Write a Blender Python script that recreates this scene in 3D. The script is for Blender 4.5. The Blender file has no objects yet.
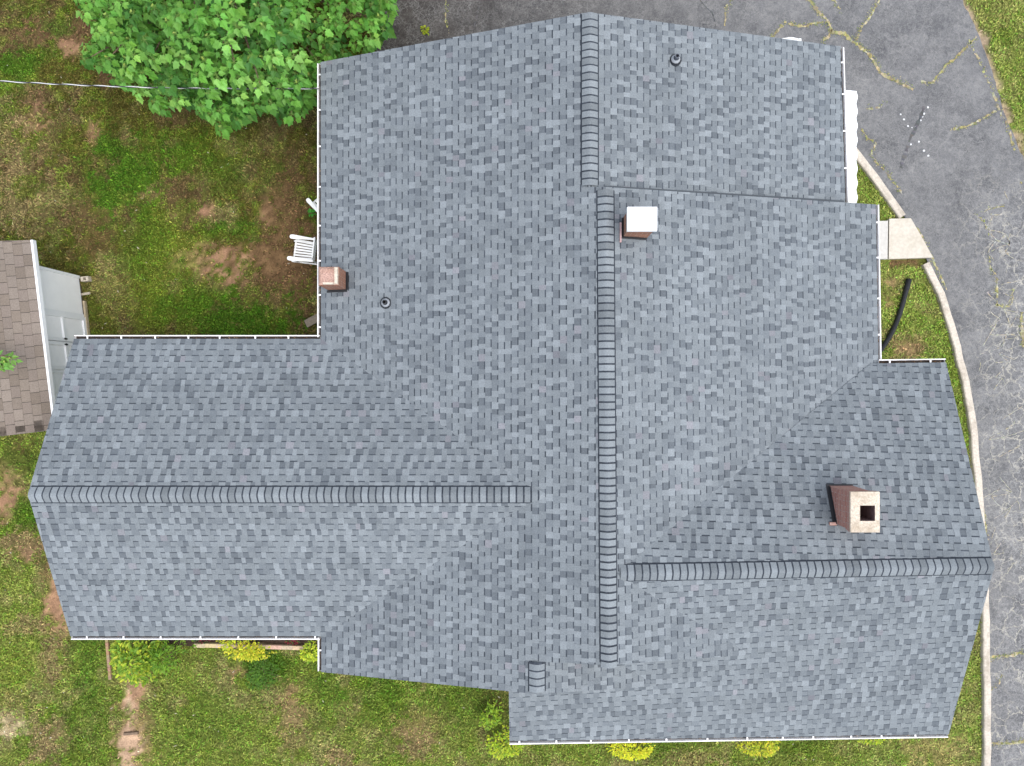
import bpy, math, random
import numpy as np
from mathutils import Vector, Matrix
from mathutils.geometry import tessellate_polygon
random.seed(7); RNG = np.random.default_rng(11)
R_ = math.radians
S = bpy.context.scene
# ------------------------------------------------------------------ camera, sky, sun, exposure
F = 710.0; CX, CY = 512.0, 383.0; H = 18.5
cam = bpy.data.cameras.new('camera'); cam.lens = 36*F/1024; cam.sensor_width = 36; cam.clip_end = 2000
co = bpy.data.objects.new('camera', cam); S.collection.objects.link(co)
co.location = (0, 0, H); co.rotation_euler = (0, 0, 0); S.camera = co
W = bpy.data.worlds.new('World'); S.world = W; W.use_nodes = True
nt = W.node_tree; nt.nodes.clear()
wo = nt.nodes.new('ShaderNodeOutputWorld'); bg = nt.nodes.new('ShaderNodeBackground')
sky = nt.nodes.new('ShaderNodeTexSky'); sky.sky_type = 'NISHITA'; sky.sun_disc = False
SUN_EL, SUN_AZ = R_(70), R_(125)          # azimuth clockwise from +Y (north = picture top)
sky.sun_elevation = SUN_EL; sky.sun_rotation = SUN_AZ
sky.air_density = 1.0; sky.dust_density = 2.5; sky.ozone_density = 1.0
hs = nt.nodes.new('ShaderNodeHueSaturation'); hs.inputs['Saturation'].default_value = 0.55   # thin overcast: greyer sky
nt.links.new(sky.outputs[0], hs.inputs['Color']); nt.links.new(hs.outputs[0], bg.inputs[0])
bg.inputs[1].default_value = 0.15; nt.links.new(bg.outputs[0], wo.inputs[0])
sl = bpy.data.lights.new('sun', 'SUN'); sl.energy = 0.85; sl.angle = R_(65); sl.color = (1, .965, .91)
so = bpy.data.objects.new('sun', sl); S.collection.objects.link(so)
sd = Vector((math.sin(SUN_AZ)*math.cos(SUN_EL), math.cos(SUN_AZ)*math.cos(SUN_EL), math.sin(SUN_EL)))
so.rotation_euler = sd.to_track_quat('Z', 'Y').to_euler(); so.location = (0, 0, 40)
S.view_settings.view_transform = 'Standard'; S.view_settings.look = 'None'
S.view_settings.exposure = 1.18; S.view_settings.gamma = 1.0; S.view_settings.use_curve_mapping = False

# ------------------------------------------------------------------ helpers
def P(px, py, z=0.0):
    d = H - z
    return Vector(((px-CX)/F*d, (CY-py)/F*d, z))
def RP(px, py, pl):                       # point of the plane z = a x + b y + c seen at a pixel
    a, b, c = pl; k, l = (px-CX)/F, (CY-py)/F
    d = (H-c)/(1 + a*k + b*l)
    return Vector((k*d, l*d, H-d))
def zp(pl, x, y): return pl[0]*x + pl[1]*y + pl[2]
def tag(o, label=None, cat=None, group=None, kind=None):
    for k, v in (('label', label), ('category', cat), ('group', group), ('kind', kind)):
        if v: o[k] = v
    return o
def empty(name, loc=(0, 0, 0), rz=0, label=None, cat=None, group=None):
    o = bpy.data.objects.new(name, None); S.collection.objects.link(o)
    o.location = loc; o.rotation_euler = (0, 0, rz); o.empty_display_size = .2
    return tag(o, label, cat, group)
def copy_tree(o, parent=None):
    c = o.copy(); S.collection.objects.link(c); c.parent = parent
    for ch in list(o.children): copy_tree(ch, c)
    return c
class MB:
    def __init__(s): s.v = []; s.f = []; s.c = []; s.m = []
    def poly(s, pts, col=(1, 1, 1), m=0):
        i = len(s.v); s.v += [tuple(p) for p in pts]; s.f.append(tuple(range(i, i+len(pts)))); s.c += [tuple(col)]*len(pts); s.m.append(m)
    def box(s, lo, hi, col=(1, 1, 1), M=None, m=0, taper=0):
        x0, y0, z0 = lo; x1, y1, z1 = hi; t = taper
        p = [Vector(q) for q in ((x0, y0, z0), (x1, y0, z0), (x1, y1, z0), (x0, y1, z0), (x0+t, y0+t, z1), (x1-t, y0+t, z1), (x1-t, y1-t, z1), (x0+t, y1-t, z1))]
        if M is not None: p = [M @ q for q in p]
        for f in ((3, 2, 1, 0), (4, 5, 6, 7), (0, 1, 5, 4), (1, 2, 6, 5), (2, 3, 7, 6), (3, 0, 4, 7)): s.poly([p[i] for i in f], col, m)
    def bar(s, a, b, w, h, col=(1, 1, 1), m=0, up=(0, 0, 1)):
        a = Vector(a); b = Vector(b); d = (b-a).normalized(); u = Vector(up); r = d.cross(u)
        if r.length < 1e-4: r = d.cross(Vector((1, 0, 0)))
        r.normalize(); u = r.cross(d).normalized()
        q = [(-w/2, -h/2), (w/2, -h/2), (w/2, h/2), (-w/2, h/2)]
        A = [a+r*x+u*y for x, y in q]; B = [b+r*x+u*y for x, y in q]
        s.poly(A, col, m); s.poly(B[::-1], col, m)
        for i in range(4): j = (i+1) % 4; s.poly([A[j], A[i], B[i], B[j]], col, m)
    def tube(s, pts, rad, n=8, col=(1, 1, 1), m=0, cap=True):
        pts = [Vector(p) for p in pts]; N = len(pts)
        rad = rad if isinstance(rad, (list, tuple)) else [rad]*N
        rings = []; ref = Vector((.31, .17, .93))
        for i, p in enumerate(pts):
            d = (pts[min(i+1, N-1)]-pts[max(i-1, 0)]).normalized()
            a = d.cross(ref)
            if a.length < .05: a = d.cross(Vector((1, 0, 0)))
            a.normalize(); b = d.cross(a)
            base = len(s.v)
            for k in range(n):
                t = 2*math.pi*k/n; s.v.append(tuple(p+(a*math.cos(t)+b*math.sin(t))*rad[i])); s.c.append(tuple(col))
            rings.append(base)
        for i in range(N-1):
            for k in range(n):
                k2 = (k+1) % n; s.f.append((rings[i]+k, rings[i]+k2, rings[i+1]+k2, rings[i+1]+k)); s.m.append(m)
        if cap:
            s.f.append(tuple(rings[0]+k for k in range(n))[::-1]); s.m.append(m)
            s.f.append(tuple(rings[-1]+k for k in range(n))); s.m.append(m)
    def lathe(s, prof, c, n=20, col=(1, 1, 1), m=0):
        c = Vector(c); rings = []
        for r, z in prof:
            base = len(s.v)
            for k in range(n):
                t = 2*math.pi*k/n; s.v.append((c.x+r*math.cos(t), c.y+r*math.sin(t), c.z+z)); s.c.append(tuple(col))
            rings.append(base)
        for i in range(len(prof)-1):
            for k in range(n):
                k2 = (k+1) % n; s.f.append((rings[i]+k, rings[i]+k2, rings[i+1]+k2, rings[i+1]+k)); s.m.append(m)
    def build(s, name, mats, parent=None, smooth=False, local=False):
        """linked as ONE mesh; coordinates are world ones unless local"""
        me = bpy.data.meshes.new(name)
        off = Vector((0, 0, 0))
        v = s.v
        if parent is not None and not local:
            Mi = world(parent).inverted(); v = [tuple(Mi @ Vector(q)) for q in s.v]
        me.from_pydata(v, [], s.f)
        at = me.attributes.new('col', 'FLOAT_COLOR', 'POINT')
        arr = np.ones((len(v), 4), 'f'); arr[:, :3] = np.array(s.c, 'f'); at.data.foreach_set('color', arr.ravel())
        for mt in (mats if isinstance(mats, (list, tuple)) else [mats]): me.materials.append(mt)
        me.polygons.foreach_set('material_index', np.array(s.m, 'i'))
        if smooth: me.polygons.foreach_set('use_smooth', np.ones(len(s.f), bool))
        me.update()
        o = bpy.data.objects.new(name, me); S.collection.objects.link(o)
        if parent is not None: o.parent = parent
        return o
def world(o):
    M = Matrix.LocRotScale(o.location, o.rotation_euler, o.scale)
    return (world(o.parent) @ M) if o.parent else M

# ---- materials
def newmat(name):
    m = bpy.data.materials.new(name); m.use_nodes = True
    return m, m.node_tree, m.node_tree.nodes['Principled BSDF']
def N(nt, t, **kw):
    n = nt.nodes.new(t)
    for k, v in kw.items(): setattr(n, k, v)
    return n
def noise(nt, scale, detail=4, rough=.6, vec=None):
    n = N(nt, 'ShaderNodeTexNoise'); n.inputs['Scale'].default_value = scale; n.inputs['Detail'].default_value = detail; n.inputs['Roughness'].default_value = rough
    if vec is not None: nt.links.new(vec, n.inputs['Vector'])
    return n
def ramp(nt, src, a, b, lo=(0, 0, 0, 1), hi=(1, 1, 1, 1)):
    r = N(nt, 'ShaderNodeValToRGB'); r.color_ramp.elements[0].position = a; r.color_ramp.elements[1].position = b
    r.color_ramp.elements[0].color = lo; r.color_ramp.elements[1].color = hi
    nt.links.new(src, r.inputs[0]); return r
def mix(nt, fac, a, b, mode='MIX'):
    m = N(nt, 'ShaderNodeMix', data_type='RGBA', blend_type=mode)
    for s_, v in ((m.inputs[0], fac), (m.inputs[6], a), (m.inputs[7], b)):
        if isinstance(v, (int, float)): s_.default_value = v
        elif isinstance(v, tuple): s_.default_value = (*v[:3], 1)
        else: nt.links.new(v, s_)
    return m.outputs[2]
def wpos(nt): return N(nt, 'ShaderNodeNewGeometry').outputs['Position']
def colmat(name, rough=.85, scale=60, amt=.25, spec=.3, translucent=0, bump=0, scale2=3, amt2=.12):
    """surface coloured by its own 'col' attribute with fine and broad mottling"""
    m, t, b = newmat(name)
    a = N(t, 'ShaderNodeAttribute', attribute_name='col')
    p = wpos(t)
    n1 = noise(t, scale, 3, .7, p); n2 = noise(t, scale2, 3, .6, p)
    r1 = ramp(t, n1.outputs[0], .25, .75, (1-amt,)*3+(1,), (1+amt,)*3+(1,))
    r2 = ramp(t, n2.outputs[0], .3, .7, (1-amt2,)*3+(1,), (1+amt2,)*3+(1,))
    c = mix(t, 1.0, mix(t, 1.0, a.outputs['Color'], r1.outputs[0], 'MULTIPLY'), r2.outputs[0], 'MULTIPLY')
    t.links.new(c, b.inputs['Base Color']); b.inputs['Roughness'].default_value = rough
    b.inputs['Specular IOR Level'].default_value = spec
    if bump:
        bp = N(t, 'ShaderNodeBump'); bp.inputs['Strength'].default_value = bump; bp.inputs['Distance'].default_value = .01
        t.links.new(n1.outputs[0], bp.inputs['Height']); t.links.new(bp.outputs[0], b.inputs['Normal'])
    if translucent:
        tr = N(t, 'ShaderNodeBsdfTranslucent'); t.links.new(mix(t, 1.0, c, (1.0, 1.05, .45), 'MULTIPLY'), tr.inputs[0])
        ms = N(t, 'ShaderNodeMixShader'); ms.inputs[0].default_value = translucent
        t.links.new(b.outputs[0], ms.inputs[1]); t.links.new(tr.outputs[0], ms.inputs[2])
        t.links.new(ms.outputs[0], t.nodes['Material Output'].inputs[0])
    return m
def plain(name, col, rough=.6, amt=.06, scale=8, spec=.4, bump=0, dirt=None):
    m, t, b = newmat(name); p = wpos(t)
    n1 = noise(t, scale, 5, .65, p)
    r1 = ramp(t, n1.outputs[0], .3, .7, tuple(c*(1-amt) for c in col)+(1,), tuple(c*(1+amt) for c in col)+(1,))
    c = r1.outputs[0]
    if dirt:
        n2 = noise(t, 2.3, 6, .7, p); r2 = ramp(t, n2.outputs[0], .48, .75); c = mix(t, r2.outputs[0], c, dirt)
    t.links.new(c, b.inputs['Base Color']); b.inputs['Roughness'].default_value = rough; b.inputs['Specular IOR Level'].default_value = spec
    if bump:
        bp = N(t, 'ShaderNodeBump'); bp.inputs['Strength'].default_value = bump; bp.inputs['Distance'].default_value = .01
        t.links.new(n1.outputs[0], bp.inputs['Height']); t.links.new(bp.outputs[0], b.inputs['Normal'])
    return m
M_shingle = colmat('asphalt_shingle', .95, 42, .24, .12, bump=.2, scale2=.9, amt2=.06)
M_leaf = colmat('leaf', .55, 14, .12, .35, translucent=.3, scale2=2)
M_grassblade = colmat('grass_blade', .8, 20, .1, .15, translucent=.25, scale2=1.5, amt2=.12)
M_ground = colmat('soil_and_thatch', .97, 26, .38, .05, bump=.6, scale2=3.5, amt2=.22)
M_white = plain('white_paint', (.78, .79, .79), .45, .03, 5)
M_gutter = plain('white_gutter_metal', (.80, .79, .78), .4, .05, 4, dirt=(.66, .63, .58))
M_debris = colmat('gutter_debris', .95, 50, .5, .1)
M_fascia = plain('white_fascia', (.75, .75, .74), .6)
M_concrete = plain('concrete', (.50, .46, .39), .95, .12, 14, .1, .3, dirt=(.40, .355, .28))
M_curb = plain('old_concrete_curb', (.50, .45, .38), .95, .22, 20, .1, .5, dirt=(.27, .23, .18))
M_black = plain('black_plastic', (.018, .019, .022), .45, .2, 12)
M_flash = plain('black_flashing', (.02, .02, .022), .6)
M_bark = plain('bark', (.14, .10, .07), .95, .35, 14, .1, .8)
M_wood = colmat('weathered_wood', .9, 24, .3, .1, bump=.3)
M_mulch = plain('mulch', (.05, .034, .026), .98, .6, 30, .05, .9)
M_col = colmat('painted', .55, 20, .05, .4, scale2=2, amt2=.05)
M_paint = plain('white_road_paint', (.58, .59, .59), .8, .1, 30)

def brickmat(name, c1, c2, mortar):
    m, t, b = newmat(name); p = wpos(t)
    sx = N(t, 'ShaderNodeSeparateXYZ'); t.links.new(p, sx.inputs[0])
    ad = N(t, 'ShaderNodeMath', operation='ADD'); t.links.new(sx.outputs[0], ad.inputs[0]); t.links.new(sx.outputs[1], ad.inputs[1])
    cb = N(t, 'ShaderNodeCombineXYZ'); t.links.new(ad.outputs[0], cb.inputs[0]); t.links.new(sx.outputs[2], cb.inputs[1])
    br = N(t, 'ShaderNodeTexBrick'); t.links.new(cb.outputs[0], br.inputs['Vector'])
    br.inputs['Scale'].default_value = 1; br.inputs['Brick Width'].default_value = .21; br.inputs['Row Height'].default_value = .072
    br.inputs['Mortar Size'].default_value = .006; br.inputs['Mortar Smooth'].default_value = .2; br.inputs['Bias'].default_value = 0
    br.inputs['Color1'].default_value = (*c1, 1); br.inputs['Color2'].default_value = (*c2, 1); br.inputs['Mortar'].default_value = (*mortar, 1)
    n1 = noise(t, 40, 4, .7, p); r1 = ramp(t, n1.outputs[0], .25, .75, (.65, .65, .65, 1), (1.35, 1.35, 1.35, 1))
    n2 = noise(t, 6, 5, .7, p); r2 = ramp(t, n2.outputs[0], .55, .78)
    c = mix(t, r2.outputs[0], mix(t, 1.0, br.outputs[0], r1.outputs[0], 'MULTIPLY'), (.30, .22, .18))
    t.links.new(c, b.inputs['Base Color']); b.inputs['Roughness'].default_value = .95
    bp = N(t, 'ShaderNodeBump'); bp.inputs['Strength'].default_value = .6; bp.inputs['Distance'].default_value = .01
    t.links.new(br.outputs['Fac'], bp.inputs['Height']); bp.invert = True; t.links.new(bp.outputs[0], b.inputs['Normal'])
    return m
M_brick = brickmat('red_brick', (.33, .135, .10), (.40, .20, .15), (.36, .29, .26))
M_brick2 = brickmat('orange_brick', (.30, .12, .065), (.19, .08, .05), (.33, .25, .18))
M_crown = plain('mortar_crown', (.52, .45, .36), .95, .32, 30, .1, .7, dirt=(.30, .24, .17))
M_crownp = plain('pink_mortar_crown', (.40, .26, .21), .95, .45, 26, .1, .9, dirt=(.24, .13, .085))

def asphaltmat():
    m, t, b = newmat('old_asphalt'); p = wpos(t)
    sx = N(t, 'ShaderNodeSeparateXYZ'); t.links.new(p, sx.inputs[0])
    wq = N(t, 'ShaderNodeVectorMath', operation='MULTIPLY_ADD'); t.links.new(noise(t, 1.6, 4, .7, p).outputs['Color'], wq.inputs[0]); wq.inputs[1].default_value = (.9, .9, .9); t.links.new(p, wq.inputs[2])
    base = ramp(t, noise(t, 1.3, 12, .78, wq.outputs[0]).outputs[0], .34, .66, (.066, .068, .073, 1), (.178, .178, .178, 1)).outputs[0]
    grit = ramp(t, noise(t, 42, 4, .85, p).outputs[0], .3, .7, (.62, .62, .62, 1), (1.36, 1.36, 1.36, 1)).outputs[0]
    c = mix(t, 1.0, base, grit, 'MULTIPLY')
    # worn pale scuffs
    sc = ramp(t, noise(t, 7, 10, .8, wq.outputs[0]).outputs[0], .50, .68).outputs[0]
    c = mix(t, mix(t, 1.0, sc, (.55, .55, .55), 'MULTIPLY'), c, (.255, .25, .24))
    # browner, darker asphalt west of x ~ 2 (behind the garage)
    wn = noise(t, .8, 4, .6, p)
    mr = N(t, 'ShaderNodeMapRange'); mr.inputs['From Min'].default_value = 8.0; mr.inputs['From Max'].default_value = -1.5
    ad = N(t, 'ShaderNodeMath', operation='MULTIPLY_ADD'); t.links.new(wn.outputs[0], ad.inputs[0]); ad.inputs[1].default_value = 3.0; t.links.new(sx.outputs[0], ad.inputs[2])
    t.links.new(ad.outputs[0], mr.inputs['Value'])
    c = mix(t, mr.outputs[0], c, mix(t, 1.0, c, (.34, .30, .265), 'MULTIPLY'))
    # alligator cracking: pale crack lines where the east side is worn out, a few dark hairlines elsewhere
    dn = noise(t, 3.5, 5, .7, p)
    dv = N(t, 'ShaderNodeVectorMath', operation='MULTIPLY_ADD'); t.links.new(dn.outputs['Color'], dv.inputs[0]); dv.inputs[1].default_value = (.45, .45, .45); t.links.new(p, dv.inputs[2])
    ez = N(t, 'ShaderNodeMapRange'); ez.inputs['From Min'].default_value = 11.2; ez.inputs['From Max'].default_value = 13.4; t.links.new(sx.outputs[0], ez.inputs['Value'])
    ey = N(t, 'ShaderNodeMapRange'); ey.inputs['From Min'].default_value = 6.2; ey.inputs['From Max'].default_value = 4.2; t.links.new(sx.outputs[1], ey.inputs['Value'])
    em = N(t, 'ShaderNodeMath', operation='MULTIPLY'); t.links.new(ez.outputs[0], em.inputs[0]); t.links.new(ey.outputs[0], em.inputs[1])
    for scl, wd, off, strength, colr, east in ((2.6, .040, .40, .75, (.50, .47, .38), 1), (6.5, .075, .36, .50, (.36, .36, .35), 1), (6.0, .06, .42, .34, (.28, .275, .26), 0), (13.0, .11, .40, .30, (.27, .265, .25), 0), (.9, .010, .52, .45, (.07, .07, .075), 0)):
        vo = N(t, 'ShaderNodeTexVoronoi', feature='DISTANCE_TO_EDGE'); vo.inputs['Scale'].default_value = scl; t.links.new(dv.outputs[0], vo.inputs['Vector'])
        ln = ramp(t, vo.outputs['Distance'], wd*.3, wd, (1, 1, 1, 1), (0, 0, 0, 1)).outputs[0]
        mk = ramp(t, noise(t, .8+scl*.06, 6, .75, p).outputs[0], off, off+.14).outputs[0]
        k = mix(t, 1.0, mix(t, 1.0, ln, mk, 'MULTIPLY'), (strength,)*3, 'MULTIPLY')
        if east: k = mix(t, 1.0, k, em.outputs[0], 'MULTIPLY')
        c = mix(t, k, c, colr)
    t.links.new(c, b.inputs['Base Color']); b.inputs['Roughness'].default_value = .95; b.inputs['Specular IOR Level'].default_value = .15
    bp = N(t, 'ShaderNodeBump'); bp.inputs['Strength'].default_value = .4; bp.inputs['Distance'].default_value = .01
    t.links.new(noise(t, 85, 2, .7, p).outputs[0], bp.inputs['Height']); t.links.new(bp.outputs[0], b.inputs['Normal'])
    return m
M_asphalt = asphaltmat()

# ------------------------------------------------------------------ numpy noise for ground colours
_perm = RNG.random((256, 256))
def vnoise(x, y):
    xi = np.floor(x).astype(int); yi = np.floor(y).astype(int); fx = x-xi; fy = y-yi
    fx = fx*fx*(3-2*fx); fy = fy*fy*(3-2*fy)
    g = lambda a, b: _perm[a % 256, b % 256]
    return (g(xi, yi)*(1-fx)+g(xi+1, yi)*fx)*(1-fy)+(g(xi, yi+1)*(1-fx)+g(xi+1, yi+1)*fx)*fy
def fbm(x, y, o=4):
    s = 0; a = .5; t = 0
    for i in range(o): s = s+a*vnoise(x*2**i+17.3*i, y*2**i+5.1*i); t += a; a *= .55
    return s/t
def inpoly(x, y, poly):
    r = np.zeros(x.shape, bool); n = len(poly); j = n-1
    for i in range(n):
        xi, yi = poly[i]; xj, yj = poly[j]
        c = ((yi > y) != (yj > y)) & (x < (xj-xi)*(y-yi)/(yj-yi+1e-12)+xi); r ^= c; j = i
    return r
G = lambda L, z=0: [tuple(P(a, b, z)[:2]) for a, b in L]

# ground outlines (picture order), laid at real ground level
curb_out = [(855, 148), (868, 165), (884, 186), (904, 215), (913, 232), (928, 262), (943, 293), (956, 335), (967, 380), (975, 425), (980, 480), (984, 540), (987, 590), (988, 640), (989, 700), (989, 800), (990, 900)]
lawn_edge = [(1300, 330), (1120, 270), (1045, 200), (1020, 152), (1006, 118), (994, 78), (980, 38), (962, 0), (940, -60), (915, -140), (880, -260)]
drive_px = curb_out + [(1180, 900), (1240, 600), (1300, 330)] + lawn_edge[1:] + [(500, -260), (440, -120), (392, -30), (384, 10), (372, 70), (420, 110), (840, 110)]
drive_xy = G(drive_px)
lawn_dirt_edge = G(lawn_edge)
# colour patches: (px, py, rx, ry, kind, strength)
PATCH = [(225, 268, 42, 20, 'dirt', 1), (205, 258, 20, 12, 'dirt', .8), (145, 193, 20, 11, 'dirt', .8), (202, 211, 14, 10, 'dirt', .9), (175, 215, 10, 6, 'dirt', .6),
 (68, 30, 34, 12, 'brown', .9), (20, 40, 20, 14, 'brown', .8), (35, 118, 14, 24, 'dirt', .6), (92, 132, 8, 14, 'dirt', .6), (267, 215, 10, 14, 'dirt', .8), (285, 215, 24, 60, 'brown', .8),
 (285, 275, 40, 42, 'brown', 1), (300, 315, 16, 20, 'brown', 1), (100, 45, 30, 12, 'brown', .6), (70, 48, 12, 8, 'dirt', .7), (105, 72, 10, 12, 'brown', .9), (180, 118, 20, 10, 'brown', .8), (170, 165, 40, 22, 'brown', .45),
 (260, 160, 40, 40, 'brown', .35), (100, 225, 30, 30, 'brown', .55), (15, 170, 30, 50, 'dry', .6), (40, 205, 30, 35, 'dry', .55), (110, 285, 18, 22, 'dry', .8),
 (245, 318, 46, 22, 'green', 1), (130, 182, 34, 28, 'green', .9), (120, 150, 24, 18, 'green', .7), (180, 150, 34, 14, 'green', .8), (15, 60, 20, 14, 'green', .8), (225, 228, 30, 10, 'green', .7), (60, 25, 12, 8, 'green', .6), (170, 250, 30, 50, 'lime', .42), (150, 300, 50, 30, 'lime', .36), (215, 145, 50, 25, 'lime', .25), (225, 170, 40, 20, 'green', .5), (140, 240, 20, 30, 'green', .4), (190, 300, 30, 25, 'green', .6),
 (10, 478, 16, 22, 'dirt', .9), (22, 452, 14, 14, 'brown', .9), (4, 505, 10, 16, 'dirt', .9), (25, 462, 30, 20, 'green', .6), (30, 515, 16, 12, 'green', .7), (24, 543, 20, 12, 'dry', 1), (18, 556, 10, 8, 'dirt', .6), (55, 585, 10, 30, 'dirt', .85), (62, 612, 10, 22, 'dirt', .7), (45, 575, 8, 14, 'brown', .6),
 (10, 728, 18, 14, 'tan', .6), (50, 740, 18, 22, 'dry', .9), (15, 700, 22, 18, 'dry', .6), (52, 668, 14, 22, 'dry', .8), (25, 625, 12, 9, 'dry', .7), (20, 680, 20, 20, 'lime', .5), (90, 660, 14, 40, 'green', .5), (85, 700, 20, 30, 'green', .4),
 (129, 702, 8, 26, 'tan', .9), (128, 740, 9, 20, 'tan', 1), (125, 790, 9, 40, 'tan', 1), (135, 690, 14, 14, 'dirt', .7), (130, 730, 18, 60, 'dirt', .55), (290, 705, 16, 24, 'dirt', .6), (292, 712, 26, 14, 'dry', .6), (238, 674, 14, 9, 'dirt', .6), (295, 740, 18, 14, 'dry', .6), (180, 703, 8, 8, 'dry', .7), (335, 755, 12, 8, 'dry', .8), (345, 762, 16, 8, 'dry', .8), (418, 742, 20, 12, 'dry', .9), (425, 722, 26, 14, 'dirt', .4), (500, 700, 14, 14, 'brown', .6), (265, 660, 22, 26, 'green', .8), (460, 700, 40, 30, 'green', .5), (380, 690, 40, 14, 'green', .5), (210, 720, 40, 26, 'green', .35), (330, 690, 20, 30, 'green', .5),
 (905, 345, 20, 13, 'dry', .7), (908, 348, 10, 6, 'dirt', .5), (893, 288, 10, 14, 'dirt', .55), (925, 312, 8, 5, 'dry', .6), (905, 262, 14, 4, 'brown', .9), (940, 750, 30, 16, 'dirt', .4), (700, 760, 30, 8, 'dry', .6), (965, 690, 8, 8, 'dry', .5), (1000, 10, 20, 20, 'dry', .3)]
KC = {'dirt': (.30, .175, .105), 'brown': (.150, .092, .046), 'dry': (.24, .185, .085), 'tan': (.54, .40, .27), 'green': (.060, .125, .010), 'lime': (.165, .22, .024)}
def ground_colour(x, y):
    """albedo and bareness of the ground at world x, y (real colour: grass, thatch, bare soil)"""
    px = CX+x/H*F; py = CY-y/H*F
    n1 = fbm(x*.55+3, y*.55+9, 4); n2 = fbm(x*1.6+30, y*1.6, 4); n3 = fbm(x*4.5+80, y*4.5+11, 3); n4 = vnoise(x*14+7, y*14+3)
    st = lambda v, a, b: np.clip((v-a)/(b-a), 0, 1)
    up = np.clip((430-py)/60, 0, 1)*np.clip((560-px)/80, 0, 1)      # old lawn behind the house: thin, mossy
    col = np.empty(x.shape+(3,)); bare = np.zeros(x.shape)
    g_lo = np.array((.178, .208, .044)); g_up = np.array((.098, .088, .019)); g_rt = np.array((.215, .255, .058))
    rt = np.clip((px-820)/60, 0, 1)
    col[:] = g_lo; col += up[..., None]*(g_up-col); col += rt[..., None]*(g_rt-col)
    def blend(c, w):
        nonlocal col
        col += w[..., None]*(np.array(c)-col)
    blend((.092, .150, .016), st(n1, .52, .68)*.7*(1-.6*rt)); blend((.27, .235, .10), st(n2, .54, .70)*.65)
    blend((.105, .062, .030), st(n1*.5+n2*.5, .52, .64)*(.12+.7*up)*(1-rt)); blend((.14, .20, .022), st(n3, .52, .68)*.5)
    for a, b, rx, ry, k, s in PATCH:
        d = np.hypot((px-a)/rx, (py-b)/ry)+ (n2-.5)*2.2+(n3-.5)*2.0+(n4-.5)*1.3
        w = np.clip((1.3-d)*1.5, 0, 1)*s
        w = w*w*(3-2*w) if s > .5 else w
        blend(KC[k], w)
        if k in ('dirt', 'tan'): bare = np.maximum(bare, w)
        elif k == 'brown': bare = np.maximum(bare, w*.45)
        else: bare = bare*(1-.7*w)
    # pale gravelly soil along the driveway's far edge
    de = np.full(x.shape, 1e9)
    for (x0, y0), (x1, y1) in zip(lawn_dirt_edge[:-1], lawn_dirt_edge[1:]):
        dx, dy = x1-x0, y1-y0; t = np.clip(((x-x0)*dx+(y-y0)*dy)/(dx*dx+dy*dy), 0, 1)
        de = np.minimum(de, np.hypot(x-x0-t*dx, y-y0-t*dy))
    w = np.clip(1.3-de/.16+(n3-.5)*2.5, 0, 1)*(n3 > .3)
    blend((.33, .25, .17), w); bare = np.maximum(bare, w)
    return col, bare

# ------------------------------------------------------------------ ground sheet
ax = np.concatenate([-np.geomspace(400, 18, 14), np.arange(-16.5, 16.6, .11), np.geomspace(18, 400, 14)])
ay = np.concatenate([-np.geomspace(400, 15, 14), np.arange(-13, 13.1, .11), np.geomspace(15, 400, 14)])
gx, gy = np.meshgrid(ax, ay)
cc, bb = ground_colour(gx, gy)
far = np.clip((np.maximum(np.abs(gx)-15.5, np.abs(gy)-12.3))/1.2, 0, 1)[..., None]   # past the lawn in view: plain even turf
cc = cc+(np.array((.125, .140, .032))-cc)*far; bb = bb*(1-far[..., 0])
gz = (fbm(gx*1.2, gy*1.2, 3)-.5)*.05-.03
me = bpy.data.meshes.new('ground')
nx, ny = len(ax), len(ay)
vv = np.stack([gx, gy, np.minimum(gz, -.002)], -1).reshape(-1, 3)
ii = np.arange(nx*ny).reshape(ny, nx)
ff = np.stack([ii[:-1, :-1], ii[:-1, 1:], ii[1:, 1:], ii[1:, :-1]], -1).reshape(-1, 4)
def fastmesh(name, verts, faces, k, cols, mat):
    me = bpy.data.meshes.new(name)
    me.vertices.add(len(verts)); me.vertices.foreach_set('co', verts.astype('f').ravel())
    nf = len(faces); me.loops.add(nf*k); me.loops.foreach_set('vertex_index', faces.astype('i').ravel())
    me.polygons.add(nf); me.polygons.foreach_set('loop_start', np.arange(nf, dtype='i')*k)
    me.update(calc_edges=True)
    at = me.attributes.new('col', 'FLOAT_COLOR', 'POINT'); a = np.ones((len(verts), 4), 'f'); a[:, :3] = cols; at.data.foreach_set('color', a.ravel())
    me.materials.append(mat)
    o = bpy.data.objects.new(name, me); S.collection.objects.link(o); return o
# the soil under the grass is its thatch: the same colours, a little duller
gcol = cc.reshape(-1, 3)*(.62+.3*bb.reshape(-1, 1))*(.75+.5*RNG.random((nx*ny, 1)))
gro = fastmesh('ground', vv, ff, 4, gcol, M_ground); tag(gro, kind='structure')

# driveway sheet, curb, walkway
def flat(name, pts, z, mat, thick=0):
    b = MB(); v3 = [Vector((x, y, z)) for x, y in pts]
    for t in tessellate_polygon([v3]):
        q = [v3[i] for i in t]
        if (q[1]-q[0]).cross(q[2]-q[0]).z < 0: q = q[::-1]
        b.poly(q)
    if thick:
        ar = sum(pts[i][0]*pts[(i+1) % len(pts)][1]-pts[(i+1) % len(pts)][0]*pts[i][1] for i in range(len(pts)))
        r = range(len(v3))
        for i in r:
            j = (i+1) % len(v3); a, c = v3[i], v3[j]
            if ar < 0: a, c = c, a
            b.poly([a-Vector((0, 0, thick)), c-Vector((0, 0, thick)), c, a])
    return b.build(name, mat)
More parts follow.
